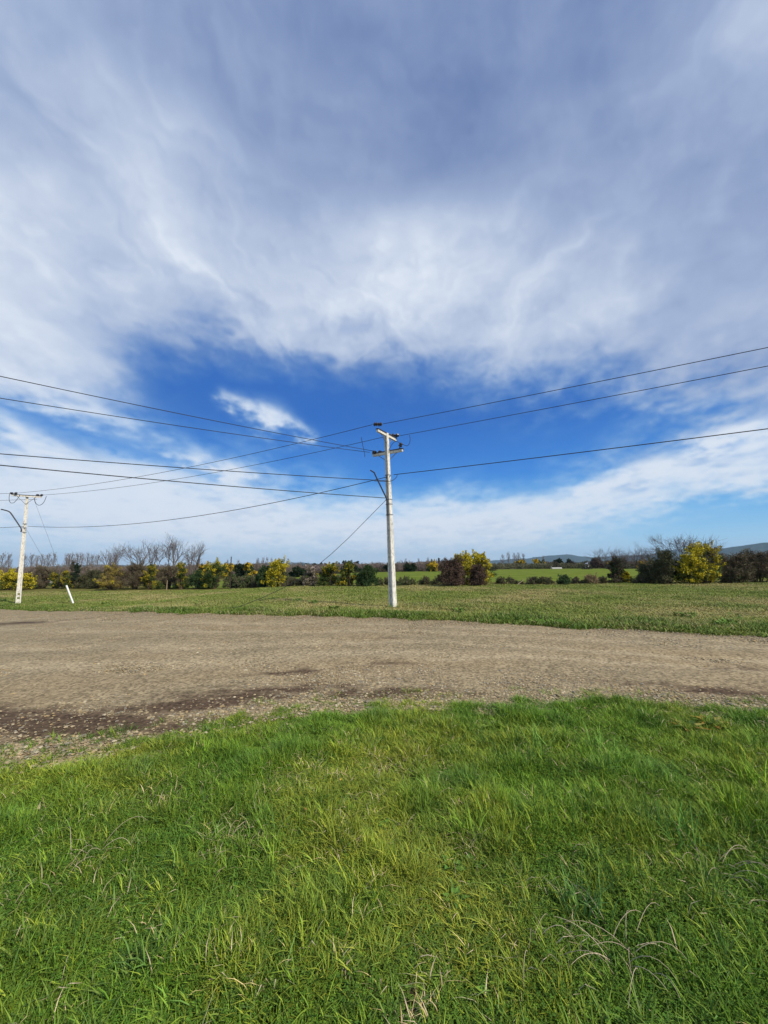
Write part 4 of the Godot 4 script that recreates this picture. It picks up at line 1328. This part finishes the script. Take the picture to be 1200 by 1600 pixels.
func meadow_grass() -> void:
	rng.seed = 522
	var m := tinted(0.6, Color(0.2, 0.24, 0.08))
	var clumps := []
	for k in 3:
		clumps.append(blade_clump(16, 0.16, 0.22, 0.017, 0.5))
	var lots := [[], [], [], [], []]
	var n1 := noise(71, 0.11, 5, 0.6)
	var n2 := noise(72, 0.35, 3)
	var n := 0
	for k in 330000:
		var z := -8.0 - pow(rng.randf(), 1.35) * 33.0
		var half := -z * 1.06 + 3.0
		var x := rnd(-half, half)
		var fe := curve_far_fast(x)
		if z > fe + 0.1 + 0.45 * n2.get_noise_2d(x * 2.0, 40.0) + 0.3 * n2.get_noise_2d(x * 7.0, z * 5.0):
			continue
		var hedge_z := -31.5 - clampf(-x, 0, 45) * 0.36
		if z < hedge_z - 2.0:
			continue
		if rng.randf() > half / 40.0 + 0.25:
			continue
		var a := n1.get_noise_2d(x, z * 1.0)
		var b := n2.get_noise_2d(x, z * 1.0)
		var strip := ease01(1.0 - (fe - z) / 3.2)          # greener and taller beside the road
		var col := Color(0.30, 0.375, 0.075).lerp(Color(0.50, 0.46, 0.17), clampf(0.22 + a * 1.9 - strip * 0.6, 0, 1))
		col = col.lerp(Color(0.16, 0.27, 0.04), clampf(strip * 0.75 + b * 1.1 - 0.1, 0, 1)) * rnd(0.7, 1.3)
		var tall := (0.58 + 0.3 * strip + 0.35 * b) * rnd(0.7, 1.2)
		if fe - z < 0.35:
			tall *= 0.75
		tall = clampf(tall, 0.3, 1.6)
		var w := rnd(0.9, 1.3)
		var t := Transform3D(Basis(Vector3.UP, rnd(0, TAU)).scaled(Vector3(w, tall, w)), Vector3(x, ground_at(x) + 0.0, z))
		var weed := n2.get_noise_2d(x * 2.6 + 90.0, z * 2.6)
		if weed > 0.62 and z > fe - 5.0 and rng.randf() < 0.3:
			lots[4].append([Transform3D(Basis(Vector3.UP, rnd(0, TAU)).scaled(Vector3(3.0, 3.2, 3.0)), Vector3(x, ground_at(x), z)), Color(0.18, 0.30, 0.045) * rnd(0.7, 1.3)])
		elif rng.randf() < 0.08 + clampf(a, 0, 0.3) * 0.6:
			lots[3].append([t, Color(0.6, 0.5, 0.28) * rnd(0.8, 1.2)])
		else:
			lots[n % 3].append([t, col])
		n += 1
	print("meadow ", n)
	var o := stuff("meadow_grass", "olive rough grass of the meadow between road and hedge", "grass")
	for k in 3:
		scatter("blades", clumps[k], m, lots[k], o)
	scatter("dry_blades", blade_clump(12, 0.16, 0.2, 0.013, 0.6), m, lots[3], o)
	scatter("leaflets", leaflet_clump(10, 0.05, 0.05, 0.022, false), m, lots[4], o)

# worn or dry spots in the verge: x, z, radius
const BARE := [[0.05, -3.45, 0.34], [0.35, -3.6, 0.25], [-0.35, -4.7, 0.28], [-1.2, -4.2, 0.3], [1.1, -4.6, 0.25], [4.0, -4.1, 0.35], [-1.0, -2.6, 0.3], [-1.6, -3.1, 0.3], [0.1, -1.75, 0.12], [-0.7, -3.5, 0.3]]

func verge_grass() -> void:
	rng.seed = 529
	var m := tinted(0.6, Color(0.28, 0.36, 0.06))
	m.metallic_specular = 0.3
	var tuft := FastNoiseLite.new()
	tuft.noise_type = FastNoiseLite.TYPE_CELLULAR
	tuft.seed = 7
	tuft.frequency = 2.1
	tuft.cellular_return_type = FastNoiseLite.RETURN_DISTANCE
	var kind: FastNoiseLite = tuft.duplicate()
	kind.cellular_return_type = FastNoiseLite.RETURN_CELL_VALUE
	var fine := []
	for k in 4:
		fine.append(blade_clump(15, 0.034, [0.10, 0.12, 0.09, 0.15][k], 0.0048, [0.6, 0.45, 0.9, 0.5][k]))
	var leafy := [leaflet_clump(14, 0.034, 0.06, 0.0085, false), leaflet_clump(13, 0.034, 0.08, 0.012, true), leaflet_clump(12, 0.034, 0.07, 0.010, true)]
	var broad := [blade_clump(6, 0.02, 0.16, 0.008, 0.45), blade_clump(8, 0.025, 0.19, 0.0065, 0.7)]
	var dry := blade_clump(6, 0.05, 0.13, 0.0036, 1.1)
	var lots := {}
	for k in 10:
		lots[k] = []
	var n1 := noise(81, 0.55, 3)
	var n2 := noise(82, 0.9, 3)
	var n3 := noise(83, 1.6, 3)
	var n4 := noise(84, 0.35, 2)
	var n := 0
	for k in 560000:
		var z := 0.5 - rng.randf() * 6.05
		var half := maxf(-z, 0.0) * 1.06 + 3.0
		var x := rnd(-8.8, 8.8)
		if absf(x) > half:
			continue
		var edge := curve_near_fast(x)
		var jag := 0.22 * n3.get_noise_2d(x * 2.0, 5.0) + 0.12 * n2.get_noise_2d(x * 4.0, z * 4.0)
		if z < edge + jag - 0.02:
			if z < edge + jag - 0.5 or rng.randf() > 0.06:
				continue
		var bare := 0.0
		for b in BARE:
			bare = maxf(bare, 1.0 - Vector2(x - b[0], (z - b[1]) * 1.3).length() / b[2])
		bare += 0.4 * n3.get_noise_2d(x * 2.0, z * 2.0)
		if bare > 0.25 and rng.randf() < 0.72:
			continue
		var a := n1.get_noise_2d(x, z)
		var b2 := n2.get_noise_2d(x, z)
		var c := n3.get_noise_2d(x, z)
		var d := n4.get_noise_2d(x, z)
		# deep green to yellowish patches; nearest darker clover, partly lens darkening put into colour
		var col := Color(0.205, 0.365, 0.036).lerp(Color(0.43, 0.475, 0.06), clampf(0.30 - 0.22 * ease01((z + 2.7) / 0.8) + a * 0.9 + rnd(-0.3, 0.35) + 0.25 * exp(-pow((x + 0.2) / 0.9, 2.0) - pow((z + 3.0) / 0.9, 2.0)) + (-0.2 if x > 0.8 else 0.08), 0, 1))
		var wx := x + 0.12 * n3.get_noise_2d(x * 3.0, z * 3.0)
		var heart := clampf((tuft.get_noise_2d(wx, z * 1.1) + 1.0) * 1.6, 0.0, 1.0)      # 0 in the heart of a tuft
		var own: float = kind.get_noise_2d(wx, z * 1.1)
		col = col.lerp(Color(0.12, 0.26, 0.04), clampf(b2 * 1.2 + own * 0.5, 0, 0.75)) * rnd(0.65, 1.35) * (1.0 + 0.2 * own)
		if heart > 0.72 and rng.randf() < 0.45:
			continue
		var tall := clampf(0.95 + 0.6 * c + 0.5 * d + 0.75 * own * (1.0 - heart) - 0.5 * heart + 0.15 + (0.2 if x > 0.6 else 0.0), 0.4, 1.9) * rnd(0.6, 1.12)
		if edge - z > -0.35:
			tall *= 0.8
		if z > -1.2:
			tall *= 0.75
		var w := rnd(0.85, 1.3)
		var tilt := Basis(Vector3(rnd(-1, 1), 0, rnd(-1, 1)).normalized(), rnd(0.0, 0.35))
		var t := Transform3D(tilt * Basis(Vector3.UP, rnd(0, TAU)).scaled(Vector3(w, tall, w)), Vector3(x, ground_at(x), z))
		var r := rng.randf()
		var leafiness := clampf(0.36 + d * 0.9 - b2 * 0.5 + (0.3 if z > -2.5 else -0.1), 0.05, 0.82)  # more dark clover near the camera, partly standing in for lens darkening
		if r < 0.005 + clampf(bare, 0, 1) * 0.2:
			lots[9].append([t.translated(Vector3(0, rnd(0.0, 0.03), 0)), Color(0.78, 0.66, 0.38) * rnd(0.6, 1.2)])
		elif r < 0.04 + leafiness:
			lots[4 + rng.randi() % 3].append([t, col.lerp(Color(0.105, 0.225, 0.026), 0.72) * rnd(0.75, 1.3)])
		elif r > 0.982 - (0.16 if own > 0.45 and heart < 0.55 else 0.0):
			lots[7 + rng.randi() % 2].append([t, col.lerp(Color(0.15, 0.27, 0.07), 0.7)])
		else:
			lots[rng.randi() % 4].append([t, col])
		n += 1
	print("verge ", n)
	var o := stuff("verge_grass", "lush green grass and clover on the verge this side of the road", "grass")
	for k in 4:
		scatter("blades", fine[k], m, lots[k], o)
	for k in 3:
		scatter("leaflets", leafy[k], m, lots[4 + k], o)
	for k in 2:
		scatter("broad_blades", broad[k], m, lots[7 + k], o)
	scatter("dry_blades", dry, m, lots[9], o)

func leafy_weed(label: String, at: Vector3, count: int, len: float, wide: float, cols: Array) -> void:
	var o := thing("leafy_weed", label, "weed", at)
	for k in count:
		var a := TAU * k / count + rnd(-0.3, 0.3)
		var out := Vector3(cos(a), 0, sin(a))
		var s := Shape.new()
		var lift := rnd(0.5, 1.3)
		var p0 := out * 0.01
		var p1 := p0 + (out + Vector3.UP * lift).normalized() * len * 0.5
		var p2 := p1 + (out + Vector3.UP * lift * 0.2).normalized() * len * 0.5
		var side := out.cross(Vector3.UP).normalized() * wide * 0.5
		var col: Color = cols[rng.randi() % cols.size()] * rnd(0.85, 1.15)
		var fold := Vector3(0, -wide * 0.18, 0)
		var q := p0.lerp(p1, 0.5)
		s.quad(p0, q - side * 0.8 - fold, p1, q + side * 0.8 - fold, col)
		s.quad(q - side * 0.8 - fold, p1 - side - fold, p1, q, col)
		s.quad(q + side * 0.8 - fold, q, p1, p1 + side - fold, col)
		s.tri(p1, p1 - side - fold, p2, col)
		s.tri(p1, p2, p1 + side - fold, col)
		part("leaf", s, leaf_mat, o)

func weeds() -> void:
	rng.seed = 536
	var g := [Color(0.11, 0.23, 0.035), Color(0.15, 0.28, 0.04), Color(0.09, 0.2, 0.035)]
	var red := [Color(0.09, 0.15, 0.03), Color(0.30, 0.16, 0.03), Color(0.26, 0.22, 0.06), Color(0.06, 0.11, 0.025)]
	leafy_weed("dock weed with reddening leaves near the road edge", Vector3(3.05, 0, -4.15), 11, 0.2, 0.06, red)
	leafy_weed("larger dock weed with yellowed leaves beside the reddening one", Vector3(3.35, 0, -4.25), 12, 0.2, 0.07, red)
	leafy_weed("dark green weed at the corner where grass meets gravel", Vector3(1.35, 0, -4.7), 10, 0.17, 0.055, g)
	leafy_weed("bright weed with upright leaves just behind the worn patch", Vector3(0.95, 0, -4.2), 8, 0.14, 0.05, [Color(0.16, 0.24, 0.04)])
	leafy_weed("broad leaved weed among the clover in front of the worn patch", Vector3(0.55, 0, -2.75), 9, 0.1, 0.05, g)
	leafy_weed("round leaved weed low in the darker clover", Vector3(-0.95, 0, -2.1), 8, 0.08, 0.05, g)
	leafy_weed("wide leaved weed by the pale dry stalks", Vector3(0.42, 0, -1.75), 8, 0.09, 0.045, g)
	# low broad leaves here and there
	for k in 22:
		var z := -rnd(1.8, 4.0)
		var x := rnd(-0.95, 0.95) * -z
		var o_label: String = ["low rosette of broad leaves nestled in the grass", "small rosette of rounded leaves nestled in the grass"][k % 2]
		leafy_weed(o_label, Vector3(x, 0.0, z), 6 + k % 4, rnd(0.06, 0.1), rnd(0.028, 0.042), [Color(0.08, 0.18, 0.03), Color(0.11, 0.22, 0.035)])
		get_child(get_child_count() - 1).set_meta("group", ["broad leaved rosettes", "round leaved rosettes"][k % 2])
	# tall grass tufts that stand out
	for e in [["tall narrow grass tuft near the dock weeds", Vector3(1.95, 0, -3.75), 0.32, Color(0.16, 0.31, 0.05)], ["thick grass tuft with light tips at the verge side", Vector3(2.55, 0, -2.65), 0.34, Color(0.15, 0.25, 0.03)], ["blue green broad grass tuft in the middle of the clover", Vector3(0.95, 0, -2.1), 0.26, Color(0.15, 0.29, 0.07)], ["upright yellow green tuft on the worn side of the verge", Vector3(-0.25, 0, -2.6), 0.25, Color(0.2, 0.25, 0.03)], ["broad bladed tuft with pale dead leaves at the verge end", Vector3(-2.15, 0, -2.2), 0.3, Color(0.2, 0.32, 0.07)], ["lush tuft hanging over the gravel edge beside the dark green weed", Vector3(2.1, 0, -4.6), 0.28, Color(0.17, 0.32, 0.035)], ["tall fine tuft breaking the gravel edge next to the dark green weed", Vector3(1.55, 0, -4.72), 0.26, Color(0.16, 0.31, 0.035)], ["single tall upright tuft in the open grass short of the gravel", Vector3(1.39, 0, -3.75), 0.34, Color(0.19, 0.34, 0.06)], ["spreading tuft between the dock weeds and the gravel", Vector3(2.85, 0, -4.5), 0.24, Color(0.17, 0.30, 0.035)], ["dense bright tuft at the verge side above the bent dead tuft", Vector3(2.3, 0, -2.75), 0.36, Color(0.22, 0.34, 0.025)], ["second dense tuft behind the dense bright tuft", Vector3(2.75, 0, -3.1), 0.36, Color(0.2, 0.34, 0.03)], ["dark green arching tuft over the bent dead tuft", Vector3(1.75, 0, -2.55), 0.3, Color(0.10, 0.23, 0.04)], ["thin bladed green tuft beside the orange leaf", Vector3(0.5, 0, -2.65), 0.24, Color(0.2, 0.34, 0.04)], ["tuft with reddish base in the middle of the near grass", Vector3(-0.12, 0, -2.25), 0.24, Color(0.28, 0.34, 0.03)], ["loose tuft among short clover near the brown leaf", Vector3(-0.72, 0, -2.5), 0.22, Color(0.2, 0.33, 0.04)], ["bright tuft at the gravel edge beside the mud", Vector3(-1.7, 0, -3.75), 0.22, Color(0.2, 0.36, 0.035)], ["ragged grass tuft at the foot of the tall pole", Vector3(0.2, 0, -15.55), 0.34, Color(0.2, 0.3, 0.05)], ["rough tuft against the shaft base of the tall pole", Vector3(0.5, 0, -15.6), 0.28, Color(0.22, 0.3, 0.06)], ["rough tuft at the foot of the grooved pole", Vector3(-25.05, -0.7, -26.8), 0.36, Color(0.2, 0.3, 0.05)], ["wide tuft near the flattened grey straw", Vector3(3.3, 0, -3.7), 0.3, Color(0.17, 0.3, 0.04)]]:
		var s := Shape.new()
		for k in 55:
			var a := rnd(0, TAU)
			var v := rnd(0.75, 1.2)
			blade(s, Vector3(rnd(-1, 1), -0.05, rnd(-1, 1)) * 0.09, Vector3(cos(a), 0, sin(a)) * rnd(0.15, 0.9), e[2] * rnd(0.4, 1.05), rnd(0.004, 0.009), rnd(0.2, 0.7), (e[3] as Color) * v)
		for k in 5:
			var a := rnd(0, TAU)
			blade(s, Vector3(rnd(-1, 1), 0, rnd(-1, 1)) * 0.05, Vector3(cos(a), 0, sin(a)), e[2] * rnd(0.5, 0.9), 0.006, 1.2, Color(0.42, 0.34, 0.18))
		var o := part("grass_tuft", s, leaf_mat, self, e[1])
		tag(o, e[0], "grass tuft")
	# dead stalks
	for e in [["tangled pale dead stalks arching over the near grass", Vector3(1.02, 0, -1.9), 18, 0.36], ["few thin dead stalks beside the tangled ones", Vector3(0.66, 0, -1.98), 7, 0.3], ["straw coloured dead tuft bent over at the verge side", Vector3(1.82, 0, -2.35), 12, 0.28], ["flattened grey straw at the verge by the dock weeds", Vector3(3.95, 0, -4.2), 18, 0.3], ["bleached straw lying across the clover at the verge end", Vector3(-1.75, 0, -2.5), 7, 0.34]]:
		var s := Shape.new()
		for k in e[2]:
			var a := rnd(0, TAU)
			var out := Vector3(cos(a), 0, sin(a))
			var p := Vector3(rnd(-1, 1), 0, rnd(-1, 1)) * 0.07
			var l: float = e[3] * rnd(0.5, 1.1)
			var p1 := p + (Vector3.UP * rnd(0.5, 1.2) + out * 0.6).normalized() * l * 0.5
			var p2 := p1 + (out + Vector3.UP * rnd(-0.5, 0.4) + rdir() * 0.4).normalized() * l * 0.3
			var p3 := p2 + (out + Vector3.UP * rnd(-1.2, 0.0) + rdir() * 0.4).normalized() * l * 0.25
			var pts := []
			for i in 8:
				pts.append(p.bezier_interpolate(p1, p2 + Vector3(0, 0.03, 0), p3, i / 7.0))
			s.path(pts, 0.0018, 0.0008, 4, Color(0.44, 0.37, 0.26) * rnd(0.6, 1.2))
		var o := part("dead_stalks", s, bark_mat, self, e[1])
		tag(o, e[0], "dead stalks")
	# fallen leaves
	for e in [["orange dead leaf lying on the grass in front of the worn patch", Vector3(0.62, 0.07, -2.85), Color(0.5, 0.2, 0.03)], ["small brown leaf resting in the yellowish grass", Vector3(-0.55, 0.07, -2.85), Color(0.32, 0.15, 0.05)], ["yellow leaf caught in grass by the worn patch", Vector3(-0.35, 0.08, -3.2), Color(0.5, 0.36, 0.05)]]:
		var s := Shape.new()
		s.quad(Vector3(-0.02, 0, 0), Vector3(0, 0.008, 0.0105), Vector3(0.022, 0.004, 0), Vector3(0, -0.002, 0), e[2])
		s.quad(Vector3(-0.02, 0, 0), Vector3(0, -0.002, 0), Vector3(0.022, 0.004, 0), Vector3(0.002, 0.009, -0.013), e[2])
		var o := part("fallen_leaf", s, leaf_mat, self, e[1])
		o.rotation = Vector3(rnd(-0.4, 0.8), rnd(0, TAU), rnd(-0.3, 0.3))
		tag(o, e[0], "leaf")
